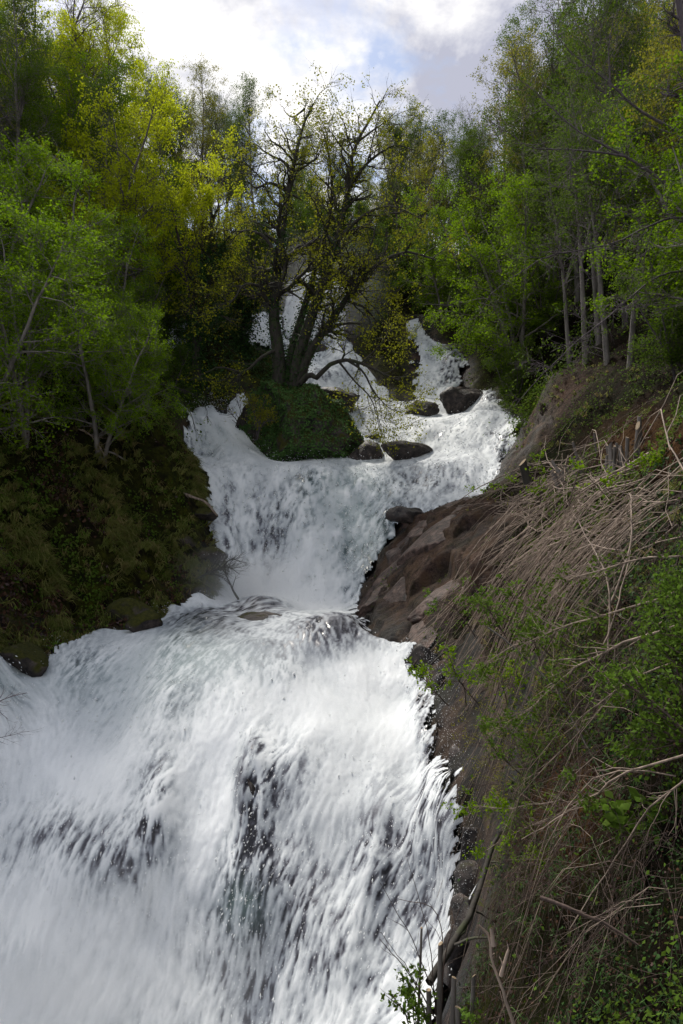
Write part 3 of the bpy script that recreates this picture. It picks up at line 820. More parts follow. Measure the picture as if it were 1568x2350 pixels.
# ------------------------------------------------------------------ trees
def tree_geo(seed, h, r, stems=1, lean=.08, crown=.35, limbs=26, limb_len=(.20, .36), ang=(35, 70), subs=180, twigs=700, leaves=9000, size=.11, up=.35, flat=.0, spread=.10, cluster=4, upb=.6, twl=(.45, 1.0)):
    rng = np.random.default_rng(seed)
    st = []
    for k in range(stems):
        a = rng.uniform(0, 6.28)
        ln_ = lean * (1 if stems == 1 else 2.2) * rng.uniform(.5, 1.2)
        hh = h * rng.uniform(.8, 1.0) if k else h
        z = np.linspace(0, 1, 12)
        wob = np.cumsum(rng.normal(size=(12, 2)) * h * .011, 0)
        st.append(np.c_[np.cos(a) * ln_ * hh * z ** 1.4 + wob[:, 0] * z + (k > 0) * .15 * np.cos(a), np.sin(a) * ln_ * hh * z ** 1.4 + wob[:, 1] * z + (k > 0) * .15 * np.sin(a), -0.6 + z * (hh + .6)])
    P0 = np.array(st)
    R0 = np.repeat((r * (1 - np.linspace(0, 1, 12)) ** .8 * .95 + .012)[None], stems, 0)
    R0[:, 0] *= 1.5
    P1, R1 = grow(rng, P0, R0, limbs, (crown, .97), (limb_len[0] * h, limb_len[1] * h), ang, 8, up, .13, .55, .012, .3, .55)
    P2, R2 = grow(rng, P1, R1, subs, (.15, 1), (.07 * h, .15 * h), (25, 60), 6, up * .6, .16, .6, .009, .3, .3)
    P3, R3 = grow(rng, np.concatenate([P2]), R2, twigs, (.1, 1), twl, (20, 60), 3, up * .3, .16, .6, .006, .5, .2)
    wood = join([tubes(P0, R0, 7), tubes(P1, R1, 5), tubes(P2, R2, 3), tubes(P3, R3, 3)])
    if leaves:
        lp = on_lines(rng, P3, leaves, (.25, 1.05), spread, cluster)
        if flat: lp[:, 2] += 0
        lv = leaf_quads(rng, lp, size, upb)
    else: lv = None
    return wood, lv
def make_tree(name, geo, bark, leaf):
    root = empty(name, (0, 0, 0), None, None)
    (wv, wf), lv = geo
    kid(root, make_mesh('trunk', wv, wf, M[bark], True))
    if lv is not None:
        kid(root, make_mesh('crown', lv[0], lv[1], M[leaf], False, {'rnd': ('FACE', lv[2])}))
    return root
PROTO = {}
def proto(key, name, bark, leaf, variants, **kw):
    PROTO[key] = []
    for sd in variants:
        PROTO[key].append([make_tree(name, tree_geo(sd, **kw), bark, leaf), 0])
proto('tall', 'broadleaf_tree', 'bark_grey', 'leaf_mid', (21, 22), h=17, r=.17, crown=.22, limbs=40, limb_len=(.15, .30), ang=(30, 60), subs=260, twigs=1300, leaves=17000, size=.12, spread=.14)
proto('olive', 'broadleaf_tree', 'bark_grey', 'leaf_olive', (31, 32), h=16, r=.16, crown=.2, limbs=38, limb_len=(.16, .32), subs=240, twigs=1300, leaves=15000, size=.115, spread=.13)
proto('pale', 'slender_tree', 'bark_mauve', 'leaf_pale', (41, 42), h=16, r=.13, crown=.4, limbs=26, limb_len=(.12, .24), ang=(25, 50), subs=200, twigs=1300, leaves=10000, size=.11, spread=.12)
proto('bare', 'bare_tree', 'bark_mauve', 'leaf_olive', (51, 52), h=17, r=.16, crown=.3, limbs=34, limb_len=(.18, .36), ang=(30, 65), subs=340, twigs=1900, leaves=1500, size=.08, spread=.06)
proto('yellow', 'maple_tree', 'bark_mauve', 'leaf_yellow', (61, 62), h=15, r=.17, stems=3, lean=.14, crown=.25, limbs=44, limb_len=(.18, .36), subs=330, twigs=1400, leaves=18000, size=.145, spread=.16, cluster=7)
proto('fresh', 'hornbeam_tree', 'bark_grey', 'leaf_fresh', (71, 72), h=9, r=.11, stems=3, lean=.16, crown=.12, limbs=48, limb_len=(.25, .48), ang=(50, 85), subs=380, twigs=1900, leaves=26000, size=.10, up=.12, spread=.10, cluster=6, upb=1.5, twl=(.4, .8))
proto('under', 'understory_shrub', 'bark_mauve', 'leaf_mid', (81, 82), h=5, r=.05, stems=5, lean=.2, crown=.1, limbs=44, limb_len=(.2, .45), subs=240, twigs=1200, leaves=14000, size=.10, spread=.14, twl=(.3, .6))
for k, vs_ in PROTO.items():
    for v in vs_: v[0]['_'] = 1
PLACED = []
def plant(key, x, y, sc=1.0, rz=None, vi=None, tilt=(0, 0), sink=.15, zs=1.0):
    v = PROTO[key]
    i = int(RNG.integers(len(v))) if vi is None else vi % len(v)
    e_ = v[i]
    root = e_[0] if e_[1] == 0 else copy_tree(e_[0])
    e_[1] += 1
    z = T(np.array([[x, y]]))[0] - sink
    root.location = (x, y, z)
    root.scale = (sc, sc, sc * zs)
    root.rotation_euler = (tilt[0], tilt[1], RNG.uniform(0, 6.28) if rz is None else rz)
    PLACED.append((root, key, x, y, z, sc))
    return root
def px(X, d): return d * (X - 784) / FPX, d
def stand(n, X0, X1, d0, d1, keys, sc=(.8, 1.15), gap=1.7, seed=0, minsd=1.5, zs=1.0):
    rng = np.random.default_rng(seed)
    k = 0
    tries = 0
    while k < n and tries < 4000:
        tries += 1
        d = d0 + (d1 - d0) * rng.random() ** .8
        x, y = px(rng.uniform(X0, X1), d)
        if SD(np.array([[x, y]]))[0] < minsd: continue
        if any((x - q[2]) ** 2 + (y - q[3]) ** 2 < gap ** 2 for q in PLACED): continue
        plant(keys[int(rng.integers(len(keys)))], x, y, rng.uniform(*sc), tilt=(rng.normal() * .05, rng.normal() * .05), zs=zs)
        k += 1
# chosen trees
for X, d, sc, rz in ((60,27,1.0,.3),(-60,24,1.05,2.2),(230,29,.85,4.0),(330,33,.62,1.2),(120,33,1.05,5.0),(-40,33,1.15,3.1),(250,37,.9,.9)):
    plant('fresh', *px(X, d), sc, rz)
for X, d, sc, rz in ((330,47,1.05,.5),(450,50,.95,2.0),(230,45,.95,3.6),(100,55,1.15,1.1)):
    plant('yellow', *px(X, d), sc, rz)
stand(16, -150, 330, 54, 84, ['yellow', 'olive', 'bare', 'yellow', 'bare'], (.95, 1.25), 2.2, 1)
stand(12, 330, 620, 62, 92, ['pale', 'tall', 'olive', 'pale'], (.85, 1.1), 2.2, 2)
stand(12, -250, 420, 34, 54, ['bare', 'olive', 'tall', 'under'], (.7, 1.05), 2.2, 3)
stand(14, 600, 1010, 76, 98, ['pale', 'tall', 'bare', 'olive'], (.7, .95), 2.0, 4)
stand(16, 900, 1130, 60, 82, ['tall', 'olive', 'bare', 'tall', 'pale'], (.75, 1.0), 2.0, 5, minsd=2.0)
stand(26, 1090, 1500, 42, 74, ['tall', 'tall', 'bare', 'olive'], (.95, 1.25), 2.0, 6, minsd=2.5)
stand(14, 1420, 1800, 27, 44, ['tall', 'bare', 'tall', 'olive'], (.85, 1.15), 2.2, 7, minsd=2.5)
for X, d, sc in ((1150,53,.8),(1130,60,.9),(1180,44,.8),(1160,47,.55),(860,60,.7),(830,66,.9),(560,60,.9),(440,52,.8),(530,56,.9),(620,64,.9),(910,66,.8),(1010,70,.9),(1560,24,.8),(1250,48,1.0),(380,44,.9),(350,39,.7)):
    plant('under', *px(X, d), sc)
def thicket(n, X0, X1, d0, d1, sc, seed, keys=('under',), gap=1.3):
    stand(n, X0, X1, d0, d1, list(keys), sc, gap, seed, minsd=.9)
thicket(30, 1020, 1640, 47, 74, (.8, 1.5), 21, ('under', 'under', 'fresh'))
thicket(26, -150, 600, 36, 75, (.8, 1.5), 22, ('under', 'under', 'fresh'))
thicket(20, 580, 1010, 54, 92, (.8, 1.6), 23)
for X, Y_, d, sc in ((3.5,0,-3,1.0),(6.5,0,2.5,1.0),(9.5,0,6.5,.9),(8,0,-2,1.1),(12,0,10,1.0),(5,0,-8,1.0)):  # unseen trees beside and behind the camera, added to shade the near bank
    plant('tall', X, d, sc)
for X, d, sc in ((1690,21,.95),(1640,27,1.0)):
    plant('fresh', *px(X, d), sc * 1.2)

# ------------------------------------------------------------------ the old tree on the mound
def pxline(pts, n=14, d=None):
    return resample([P(*q) if len(q) == 3 else P(q[0], q[1], d) for q in pts], n)
def custom_tree(name, label, cat, base, lines, seed, bark, leaf, limbs, subs, twigs, leaves, size, limb_len, sub_len, twl=(.4, .9), spread=.12, cluster=5, ivy=None, limb_from=None, tr1=(.3, 1), up=.3, group=None):
    rng = np.random.default_rng(seed)
    n = 16
    P0 = np.array([resample(l, n) + np.cumsum(rng.normal(size=(n, 3)) * .035, 0) * np.linspace(0, 1, n)[:, None] for l, r0, r1 in lines])
    R0 = np.array([np.linspace(0, 1, n) ** .8 * (r1 - r0) + r0 for l, r0, r1 in lines])
    P1, R1 = grow(rng, P0, R0, limbs, tr1, limb_len, (30, 75), 8, up, .22, .6, .012, .3, .5)
    P2, R2 = grow(rng, np.concatenate([P1, P1, P0[:, 8:]]), np.concatenate([R1, R1, R0[:, 8:]]), subs, (.1, 1), sub_len, (25, 65), 6, up * .6, .2, .55, .009, .3, .3) if False else grow(rng, P1, R1, subs, (.1, 1), sub_len, (25, 65), 6, up * .6, .2, .55, .009, .3, .3)
    P3, R3 = grow(rng, P2, R2, twigs, (.1, 1), twl, (20, 60), 3, up * .3, .18, .6, .006, .5, .2)
    root = empty(name, base, label, cat, group)
    b = np.asarray(base)
    for nm, prt in (('trunk', [tubes(P0, R0, 9)]), ('branches', [tubes(P1, R1, 5), tubes(P2, R2, 4), tubes(P3, R3, 3)])):
        V, F = join(prt)
        o = make_mesh(nm, V - b, F, M[bark], True, parent=root)
    if leaves:
        lp = on_lines(rng, P3, leaves, (.3, 1.05), spread, cluster)
        V, F, r = leaf_quads(rng, lp, size, .6)
        make_mesh('crown', V - b, F, M[leaf], False, {'rnd': ('FACE', r)}, root)
    if ivy:
        cnt, sz, rows, thick = ivy
        ii = rng.integers(len(rows), size=cnt)
        rows = np.array(rows)
        t = rng.uniform(0, 1, cnt) ** 1.3 * 9.99
        k = t.astype(int)
        q = P0[rows[ii], k] * (1 - (t - k))[:, None] + P0[rows[ii], k + 1] * (t - k)[:, None]
        dr = unit(rng.normal(size=(cnt, 3)))
        q = q + dr * (R0[rows[ii], k] + rng.exponential(thick, cnt))[:, None]
        V, F, r = leaf_quads(rng, q, sz, .2, .8)
        make_mesh('ivy', V - b, F, M['leaf_ivy'], False, {'rnd': ('FACE', r)}, root)
    return root
D = 41.0
HB = P(655, 905, D)
hero = [
 ([P(640,925,D), P(640,830,D), P(628,720,D-.3), P(640,600,D-.3), P(662,450,D), P(690,330,D), P(700,290,D), P(722,250,D)], .50, .05),
 ([P(664,925,D), P(690,800,D), P(730,680,D), P(768,560,D+.5), P(800,430,D+.5), P(815,330,D+1), P(845,280,D+1), P(872,235,D+1)], .46, .05),
 ([P(672,925,D), P(712,810,D-.4), P(775,720,D-.8), P(850,630,D-1.5), P(930,590,D-2), P(1010,605,D-2.5)], .36, .04),
 ([P(655,925,D), P(670,800,D+.5), P(700,700,D+1.2), P(740,560,D+1.5), P(770,430,D+2), P(760,350,D+2), P(750,300,D+2)], .33, .05),
 ([P(690,880,D-.6), P(714,858,D-.9), P(722,868,D-1.1), P(760,838,D-1.4), P(800,828,D-1.8), P(860,845,D-2.2), P(920,870,D-2.6), P(945,880,D-2.8)], .20, .03),
 ([P(800,828,D-1.8), P(830,850,D-2.0), P(860,900,D-2.2), P(890,935,D-2.4), P(930,955,D-2.5)], .08, .015),
 ([P(780,832,D-1.6), P(810,870,D-1.9), P(845,905,D-2.1), P(870,960,D-2.3), P(878,985,D-2.3)], .07, .015),
 ([P(640,800,D-.2), P(600,820,D-.8), P(560,850,D-1.2), P(500,840,D-1.4), P(430,865,D-1.6)], .12, .02),
 ([P(632,700,D-.2), P(600,660,D-.5), P(565,655,D-.8), P(530,690,D-1.2), P(490,700,D-1.5)], .15, .02),
 ([P(640,600,D-.2), P(600,540,D-.5), P(560,530,D-.8), P(520,560,D-1.0)], .16, .02),
 ([P(664,440,D), P(620,420,D-.3), P(590,430,D-.4), P(570,400,D-.5)], .14, .02),
 ([P(672,400,D), P(650,370,D+.2), P(625,355,D+.3), P(590,320,D+.4)], .12, .02),
 ([P(692,370,D), P(710,375,D-.3), P(735,350,D-.4)], .09, .02),
 ([P(700,250,D), P(668,270,D), P(645,240,D)], .07, .015),
 ([P(800,430,D+.5), P(850,370,D+.2), P(900,340,D), P(950,350,D)], .14, .02),
 ([P(815,330,D+1), P(870,290,D+.8), P(910,250,D+.6)], .09, .015),
 ([P(768,560,D+.5), P(830,500,D), P(890,480,D-.5), P(960,500,D-.8)], .16, .02),
 ([P(720,690,D-.5), P(760,640,D-1.2), P(800,650,D-1.6), P(850,700,D-2.0), P(900,760,D-2.2)], .10, .02),
]
custom_tree('old_tree', 'old many stemmed tree with ivy clad trunks standing on the rock mound', 'tree', HB, hero, 101, 'bark_dark', 'leaf_gold', 230, 1300, 4200, 23000, .14, (1.4, 4.4), (.8, 2.0), (.45, 1.1), .16, 6, (9000, .13, [0, 0, 1, 1, 2, 3, 3], .13))
custom_tree('ivy_tree', 'dark tree wrapped in ivy on the cliff beyond the chute', 'tree', P(455, 905, 47), [([P(455,915,47), P(450,760,47), P(468,640,47), P(480,500,47), P(470,380,47)], .35, .06), ([P(470,640,47), P(520,560,46.5), P(560,520,46)], .16, .03), ([P(452,760,47), P(500,720,46.5), P(545,740,46)], .14, .03)], 102, 'bark_dark', 'leaf_olive', 60, 300, 1100, 4000, .12, (1.0, 2.8), (.5, 1.3), ivy=(7000, .16, [0, 0, 0, 1, 2], .55))
custom_tree('ivy_tree', 'short ivy smothered trunk leaning over the small white side chute', 'tree', P(560, 800, 52), [([P(560,830,52), P(555,700,52), P(530,600,52)], .3, .1), ([P(555,740,52), P(590,690,51.5), P(610,700,51)], .12, .03)], 103, 'bark_dark', 'leaf_olive', 40, 160, 500, 2000, .12, (1.0, 2.6), (.5, 1.2), ivy=(5000, .17, [0, 0, 1], .6))
custom_tree('bare_tree', 'big leaning tree spreading bare mauve branches against the sky', 'tree', P(1680, 960, 25), [
 ([P(1680,980,25), P(1650,600,25), P(1590,250,25), P(1540,-60,25), P(1500,-300,25)], .30, .07),
 ([P(1650,600,25), P(1540,430,24.5), P(1420,350,24), P(1310,290,24), P(1230,215,24), P(1150,150,24)], .085, .008),
 ([P(1600,320,25), P(1480,260,24.6), P(1380,180,24.4), P(1290,110,24.2), P(1240,50,24)], .07, .008),
 ([P(1440,360,24), P(1330,340,23.6), P(1230,330,23.4), P(1150,270,23.2)], .045, .007),
 ([P(1640,520,25), P(1560,500,24), P(1400,560,22.5), P(1250,600,21.5), P(1120,690,21)], .05, .008),
 ([P(1645,620,25), P(1500,640,23), P(1380,740,22), P(1280,830,21.5), P(1180,930,21.5)], .045, .008),
 ([P(1545,-30,25), P(1440,-60,24.5), P(1360,-20,24)], .09, .015)], 104, 'bark_mauve', 'leaf_mid', 110, 700, 2600, 6000, .075, (.6, 2.0), (.4, 1.1), (.25, .6), .06, 3, tr1=(.25, 1), up=.25)
for X, d, h_, lean_, lb in ((1445,31,13,.10,'tall grey trunked tree rising from the brambles below the path'), (1345,35,14,-.06,'pale straight trunk nearest the small side fall'), (1395,33,13,-.12,'pale trunk leaning toward the falls behind the brambles'),
                            (1375,38,15,-.08,'slim grey trunk standing between two paler trunks'), (1310,40,14,-.10,'slim forked trunk at the dark foot of the wooded slope')):
    b = np.r_[px(X, d), 0.0]
    b[2] = T(b[None, :2])[0] - .3
    custom_tree('slender_tree', lb, 'tree', b, [([b, b + [lean_ * h_ * .4, 0, h_ * .5], b + [lean_ * h_ * 1.1, .3, h_]], .16, .03), ([b + [lean_ * h_ * .3, 0, h_ * .38], b + [lean_ * h_ * .3 + .8, -.4, h_ * .65], b + [lean_ * h_ * .4 + 1.2, -.6, h_ * .9]], .08, .02)],
                int(X), 'bark_grey', 'leaf_mid', 36, 200, 800, 6500, .10, (1.2, 3.2), (.6, 1.5), (.4, .8), .12, 4, tr1=(.45, 1))

# ------------------------------------------------------------------ ground cover
vy = gxyz.reshape(nr, nc, 3)
gN = np.cross(np.gradient(vy, axis=1), np.gradient(vy, axis=0)).reshape(-1, 3)
gN = unit(gN)
gN *= np.sign(gN[:, 2:3])
steepw = 1 / np.clip(gN[:, 2], .25, 1)
gX = 784 + FPX * gxyz[:, 0] / np.maximum(gxyz[:, 1], .3)
gY = 1175 - FPX * gxyz[:, 2] / np.maximum(gxyz[:, 1], .3)
SEEN = (gxyz[:, 1] > 2.2) & (gX > -220) & (gX < 1800) & (gY > 250) & (gY < 2600) & (gsd > .05)
def scatter(rng, n, wgt):
    wt = wgt * SEEN * steepw
    i = rng.choice(len(wt), n, p=wt / wt.sum())
    cell = (gxy[i, 1] + 6.5) * .0074
    xy_ = gxy[i] + rng.uniform(-.5, .5, (n, 2)) * cell[:, None]
    s_ = SD(xy_) if n < 40000 else gsd[i]
    k = s_ > .03
    i, xy_ = i[k], xy_[k]
    dxy = xy_ - gxy[i]
    z = gz[i] - (gN[i, 0] * dxy[:, 0] + gN[i, 1] * dxy[:, 1]) / np.maximum(gN[i, 2], .3)
    return np.c_[xy_, z], gN[i]
def patchy(s, k, lo=.45, hi=.6): return sst(lo, hi, n2(gxy, s, 3, k) + .5)
def leaves_obj(name, rng, pos, nrm, size, mat, label, cat, off=.05, upb=.0, asp=.7, droop=0.0):
    q = pos + nrm * (rng.exponential(off, len(pos)) + .01)[:, None]
    n = len(q)
    nor_ = unit(nrm + .55 * rng.normal(size=(n, 3)))
    v = rng.normal(size=(n, 3)) - [0, 0, droop]
    d = unit(v - (v * nor_).sum(1, keepdims=True) * nor_)
    sdv = np.cross(nor_, d)
    s = (size * rng.uniform(.55, 1.35, n) * np.clip(pos[:, 1] / 12, .4, 1))[:, None]
    mid = q + d * s * .5 - nor_ * s * .12
    V = np.stack([q, mid + sdv * s * asp * .5, q + d * s, mid - sdv * s * asp * .5], 1).reshape(-1, 3)
    i = np.arange(n)[:, None] * 4
    F = np.concatenate([i + [[0, 1, 2]], i + [[0, 2, 3]]], 1).reshape(-1, 3)
    return tag(make_mesh(name, V, F, M[mat], False, {'rnd': ('FACE', np.repeat(rng.random(n), 2))}), label, cat, kind='stuff')
gx_, gy_ = gxy[:, 0], gxy[:, 1]
LEFT = (gx_ < -3.5) & (gy_ < 44)
RIGHT = (gx_ > .5) & (gy_ < 48)
rg = np.random.default_rng(77)
p_, n__ = scatter(rg, 22000, LEFT * (.03 + patchy(.7, 3.0, .5, .6)))
leaves_obj('ground_leaves', rg, p_, n__, .11, 'leaf_herb', 'small green creeper leaves over the steep dark bank', 'leaves', .06)
p_, n__ = scatter(rg, 12000, LEFT * (.03 + patchy(.5, 8.0, .5, .6)) * (gy_ < 34))
leaves_obj('fallen_leaves', rg, p_, n__, .13, 'leaf_dead', 'brown and violet dead leaves caught on the steep mossy bank', 'leaves', .03)
p_, n__ = scatter(rg, 26000, RIGHT * (.06 + patchy(.55, 5.0, .47, .6)) * (rockiness(gxy, gsd) < .5))
leaves_obj('ground_leaves', rg, p_, n__, .085, 'leaf_herb', 'fresh green herbs covering the slope above the brush', 'leaves', .09)
p_, n__ = scatter(rg, 14000, RIGHT * (.2 + soil) * (rockiness(gxy, gsd) < .6))
leaves_obj('fallen_leaves', rg, p_, n__, .075, 'leaf_dead', 'rust brown dead leaves over the path and brushy slope', 'leaves', .02)
p_, n__ = scatter(rg, 39900, ((gy_ > 34) & (gsd > .6)) * (.1 + patchy(.25, 12.0, .4, .6)))
leaves_obj('undergrowth', rg, p_, n__, .17, 'leaf_mid', 'low green undergrowth beneath the trees of the gorge', 'undergrowth', .5)
cl = ((gY > 700) & (gY < 960) & (gX > 380) & (gX < 660) & (gy_ > 40) & (gy_ < 60)) * 1.0
p_, n__ = scatter(rg, 9000, cl * (.2 + patchy(.4, 20.0, .4, .55)))
leaves_obj('cliff_ivy', rg, p_, n__, .15, 'leaf_ivy', 'dark ivy curtain hanging over the cliff beside the chute', 'ivy', .12, droop=1.0)
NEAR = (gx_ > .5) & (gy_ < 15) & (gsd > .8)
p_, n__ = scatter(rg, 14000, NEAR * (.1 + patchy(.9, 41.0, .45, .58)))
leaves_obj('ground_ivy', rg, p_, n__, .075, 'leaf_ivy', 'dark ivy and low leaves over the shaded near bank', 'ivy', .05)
p_, n__ = scatter(rg, 9000, NEAR * 1.0)
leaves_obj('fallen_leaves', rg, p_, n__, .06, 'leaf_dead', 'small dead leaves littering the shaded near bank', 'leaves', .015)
# ivy on the mound
def mound_ivy(rng):
    f = ICO_F[rng.integers(len(ICO_F), size=30000)]
    wv = rng.dirichlet((1, 1, 1), len(f))
    q = (MV[f] * wv[:, :, None]).sum(1)
    nn = unit(np.cross(MV[f[:, 1]] - MV[f[:, 0]], MV[f[:, 2]] - MV[f[:, 0]]))
    X = 784 + FPX * q[:, 0] / q[:, 1]
    k = (nn[:, 1] < .5) & (q[:, 2] > 2.2) & (fbm(q * .8, 3) + .0006 * (780 - np.abs(X - 690) * 2.4) > .66 + .10 * sst(690, 780, X))
    return leaves_obj('mound_ivy', rng, q[k], nn[k], .15, 'leaf_ivy_mound', 'glossy dark ivy carpet over the front of the rock mound', 'ivy', .04, droop=1.0)
mound_ivy(rg)
def grass(rng, n, wgt, ln, label, blades=8, mat='grass'):
    p, nn = scatter(rng, n, wgt)
    p, nn = np.repeat(p, blades, 0), np.repeat(nn, blades, 0)
    m = len(p)
    p = p + rng.normal(size=(m, 3)) * .035
    d0 = unit(nn * .9 + [0, 0, .5] + rng.normal(size=(m, 3)) * .35)
    L_ = (ln * rng.uniform(.5, 1.3, m))[:, None]
    q1 = p + d0 * L_ * .45
    q2 = q1 + unit(d0 * .5 + nn * .3 + [0, 0, -1.0] + rng.normal(size=(m, 3)) * .2) * L_ * .55
    sdv = unit(np.cross(d0, rng.normal(size=(m, 3)))) * .009
    sdv[:] *= np.clip(p[:, 1:2] / 16, .3, 2.0)
    V = np.stack([p - sdv, p + sdv, q1 + sdv, q1 - sdv, q2], 1).reshape(-1, 3)
    i = np.arange(m)[:, None] * 5
    r = np.repeat(rng.random(len(p) // blades), blades)
    o = make_mesh('grass', V, [np.concatenate([i, i + 1, i + 2, i + 3], 1), np.concatenate([i + 3, i + 2, i + 4], 1)], M[mat], False, {'rnd': ('FACE', np.r_[r, r])})
    return tag(o, label, 'grass', kind='stuff')
grass(rg, 4200, LEFT * (gy_ < 38) * (.05 + patchy(.6, 31.0, .5, .6)) * (gsd > .1) * (1 + 2.5 * (gsd < 3)), .62, 'tufts of drooping grass hanging from the steep bank')
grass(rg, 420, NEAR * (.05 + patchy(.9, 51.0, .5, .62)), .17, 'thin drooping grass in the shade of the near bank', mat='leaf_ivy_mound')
grass(rg, 900, RIGHT * (gy_ < 44) * (gy_ > 9) * (.1 + patchy(.6, 35.0, .5, .6)) * (gsd > .5), .26, 'thin grass tufts among the brush and rocks')

# ------------------------------------------------------------------ cut brush and twigs on the near bank
def crawl(rng, st, ang, ln, lift, n=8, wob=.12, sag=0.0):
    """stems lying along the ground: start (m,2), heading, length -> (m,n,3)"""
    m = len(st)
    a = ang.copy()
    q = st.copy()
    out_ = np.empty((m, n, 3))
    for k in range(n):
        t = k / (n - 1)
        out_[:, k, :2] = q
        out_[:, k, 2] = lift * (np.sin(np.pi * (t * .85 + .12))) + .03 - sag * t * t
        a = a + rng.normal(size=m) * wob
        q = q + np.c_[np.cos(a), np.sin(a)] * (ln / (n - 1))[:, None]
    out_[:, :, 2] += T(out_[:, :, :2].reshape(-1, 2)).reshape(m, n)
    z = out_[:, :, 2]
    for _ in range(2):
        z[:, 1:-1] = np.maximum(z[:, 1:-1], .5 * (z[:, :-2] + z[:, 2:]) - .02)
    return out_
def brush(rng, name, boxes, mat, label, cat, heading, rad, side=0, wob=.12):
    Ps = []
    for (X0, X1, Y0, Y1, n, l0, l1, lf) in boxes:
        k = np.where((gX > X0) & (gX < X1) & (gY > Y0) & (gY < Y1) & (gy_ < 34) & (gy_ > 2.2) & (gx_ > .3) & CLEAR)[0]
        i = rng.choice(k, n)
        st = gxy[i] + rng.normal(size=(n, 2)) * .12
        Ps.append(crawl(rng, st, np.radians(rng.normal(heading[0], heading[1], n)), rng.uniform(l0, l1, n) * np.clip(gxy[i, 1] / 12, .45, 1.5), rng.uniform(.2, 1, n) * lf, 8, wob))
    Pb = np.concatenate(Ps)
    sdp = SD(Pb[:, :, :2].reshape(-1, 2))
    bad = ((sdp < .7) | (rockiness(Pb[:, :, :2].reshape(-1, 2), sdp) > .45)).reshape(len(Pb), -1).sum(1) > 3
    Pb = Pb[~bad]
    sc = np.clip(Pb[:, :1, 1] / 12, .35, 1.6)
    R = (rng.lognormal(0, .35, len(Pb))[:, None] * rad * sc) * np.linspace(1, .35, 8)[None]
    prt = [tubes(Pb, R, 4)]
    if side:
        P2, R2 = grow(rng, Pb, R, side, (.15, 1), (.25, .8), (15, 45), 5, -.1, .12, .6, .002, .4, .3)
        prt.append(tubes(P2, R2, 3))
    V, F = join(prt)
    return tag(make_mesh(name, V, F, M[mat], True), label, cat, kind='stuff'), Pb, R
rb = np.random.default_rng(909)
CLEAR = (rockiness(gxy, gsd) < .35) & (gsd > 1.2)
brush(rb, 'cut_brush', [(1230,1580,1090,1250,300,2.4,5.0,1.0), (1150,1450,1150,1290,150,2.0,3.6,.8)], 'twig_dry', 'heap of pale cut branches spilling down from the sawn stumps', 'brush', (138, 26), .0085, 900, .2)
brush(rb, 'dry_twigs', [(1080,1600,1200,1480,190,1.4,3.2,.8), (1040,1250,1300,1480,60,.8,1.8,.5)], 'twig_brown', 'tangle of thin brown twigs below the cut branches', 'twigs', (130, 60), .0045, 1700, .2)
brush(rb, 'dry_twigs', [(1120,1600,1480,1900,120,.9,2.6,.9), (1200,1600,1850,2350,120,.8,2.2,.8), (1090,1300,2000,2400,40,.6,1.4,.5)], 'twig_brown', 'mesh of thin reddish twigs over the bank in the lower corner', 'twigs', (150, 60), .0045, 1500, .22)
brush(rb, 'bramble_canes', [(1300,1640,1300,1700,16,2.0,4.2,1.2), (1350,1640,1700,2200,16,2.0,3.6,1.0)], 'twig_dry', 'long pale canes arching out over the near bank', 'canes', (140, 22), .0075, 160, .07)

# one by one: branches and shrubs that can be picked out
def shrub(name, label, cat, lines, seed, bark, leaf, tw=60, leaves=0, size=.05, r=(.012, .004), twl=(.2, .6), cluster=3, spread=.025, group=None, ang=(20, 55), up=.2, sub=0):
    rng = np.random.default_rng(seed)
    n = 12
    P0 = np.array([resample([P(*q) for q in l], n) for l in lines])
    P0[:, 1:] += np.cumsum(rng.normal(size=(len(P0), n - 1, 3)) * .012, 1) * (np.linalg.norm(P0[:, -1] - P0[:, 0], axis=1) / 2)[:, None, None]
    R0 = np.repeat(np.linspace(r[0], r[1], n)[None], len(P0), 0) * rng.uniform(.7, 1.2, (len(P0), 1))
    base = P0[0, 0].copy()
    root = empty(name, base, label, cat, group)
    prt, last = [tubes(P0, R0, 6)], (P0, R0)
    if tw:
        last = grow(rng, P0, R0, tw, (.2, 1), twl, ang, 6, up, .14, .6, .0022, .45, .4)
        prt.append(tubes(*last, 3))
    if sub:
        last = grow(rng, *last, sub, (.1, 1), (twl[0] * .5, twl[1] * .5), ang, 4, up, .14, .6, .002, .5, .3)
        prt.append(tubes(*last, 3))
    V, F = join(prt)
    make_mesh('stems', V - base, F, M[bark], True, parent=root)
    if leaves:
        V, F, rr = leaf_quads(rng, on_lines(rng, last[0], leaves, (.3, 1.02), spread, cluster), size, .7, .55)
        make_mesh('leaves', V - base, F, M[leaf], False, {'rnd': ('FACE', rr)}, root)
    return root
shrub('leafy_shrub', 'arching shrub with fresh green leaf tufts below the brush heap', 'shrub', [[(1600,1330,7.0),(1400,1400,7.4),(1200,1470,8.6),(1080,1540,10)],[(1600,1420,6.4),(1420,1480,7.0),(1230,1600,8.2),(1120,1680,9.2)],[(1620,1270,7.6),(1450,1300,8.2),(1300,1350,9.2),(1180,1440,10)],[(1600,1500,5.8),(1450,1560,6.4),(1300,1680,7.4)]], 201, 'twig_dry', 'leaf_herb', 160, 2600, .05, (.014, .004), (.25, .8), 5, .03)
shrub('leafy_shrub', 'dense dark green leafy shrub at the edge beneath the canes', 'shrub', [[(1640,1800,5.2),(1560,1600,5.6),(1500,1430,6.2)],[(1640,1750,5.0),(1540,1650,5.3),(1420,1560,5.8)],[(1660,1650,5.2),(1580,1450,5.8),(1540,1330,6.4)],[(1640,1700,5.0),(1560,1700,5.2),(1450,1700,5.6)]], 202, 'twig_brown', 'leaf_herb', 200, 4200, .048, (.012, .004), (.2, .6), 5, .04)
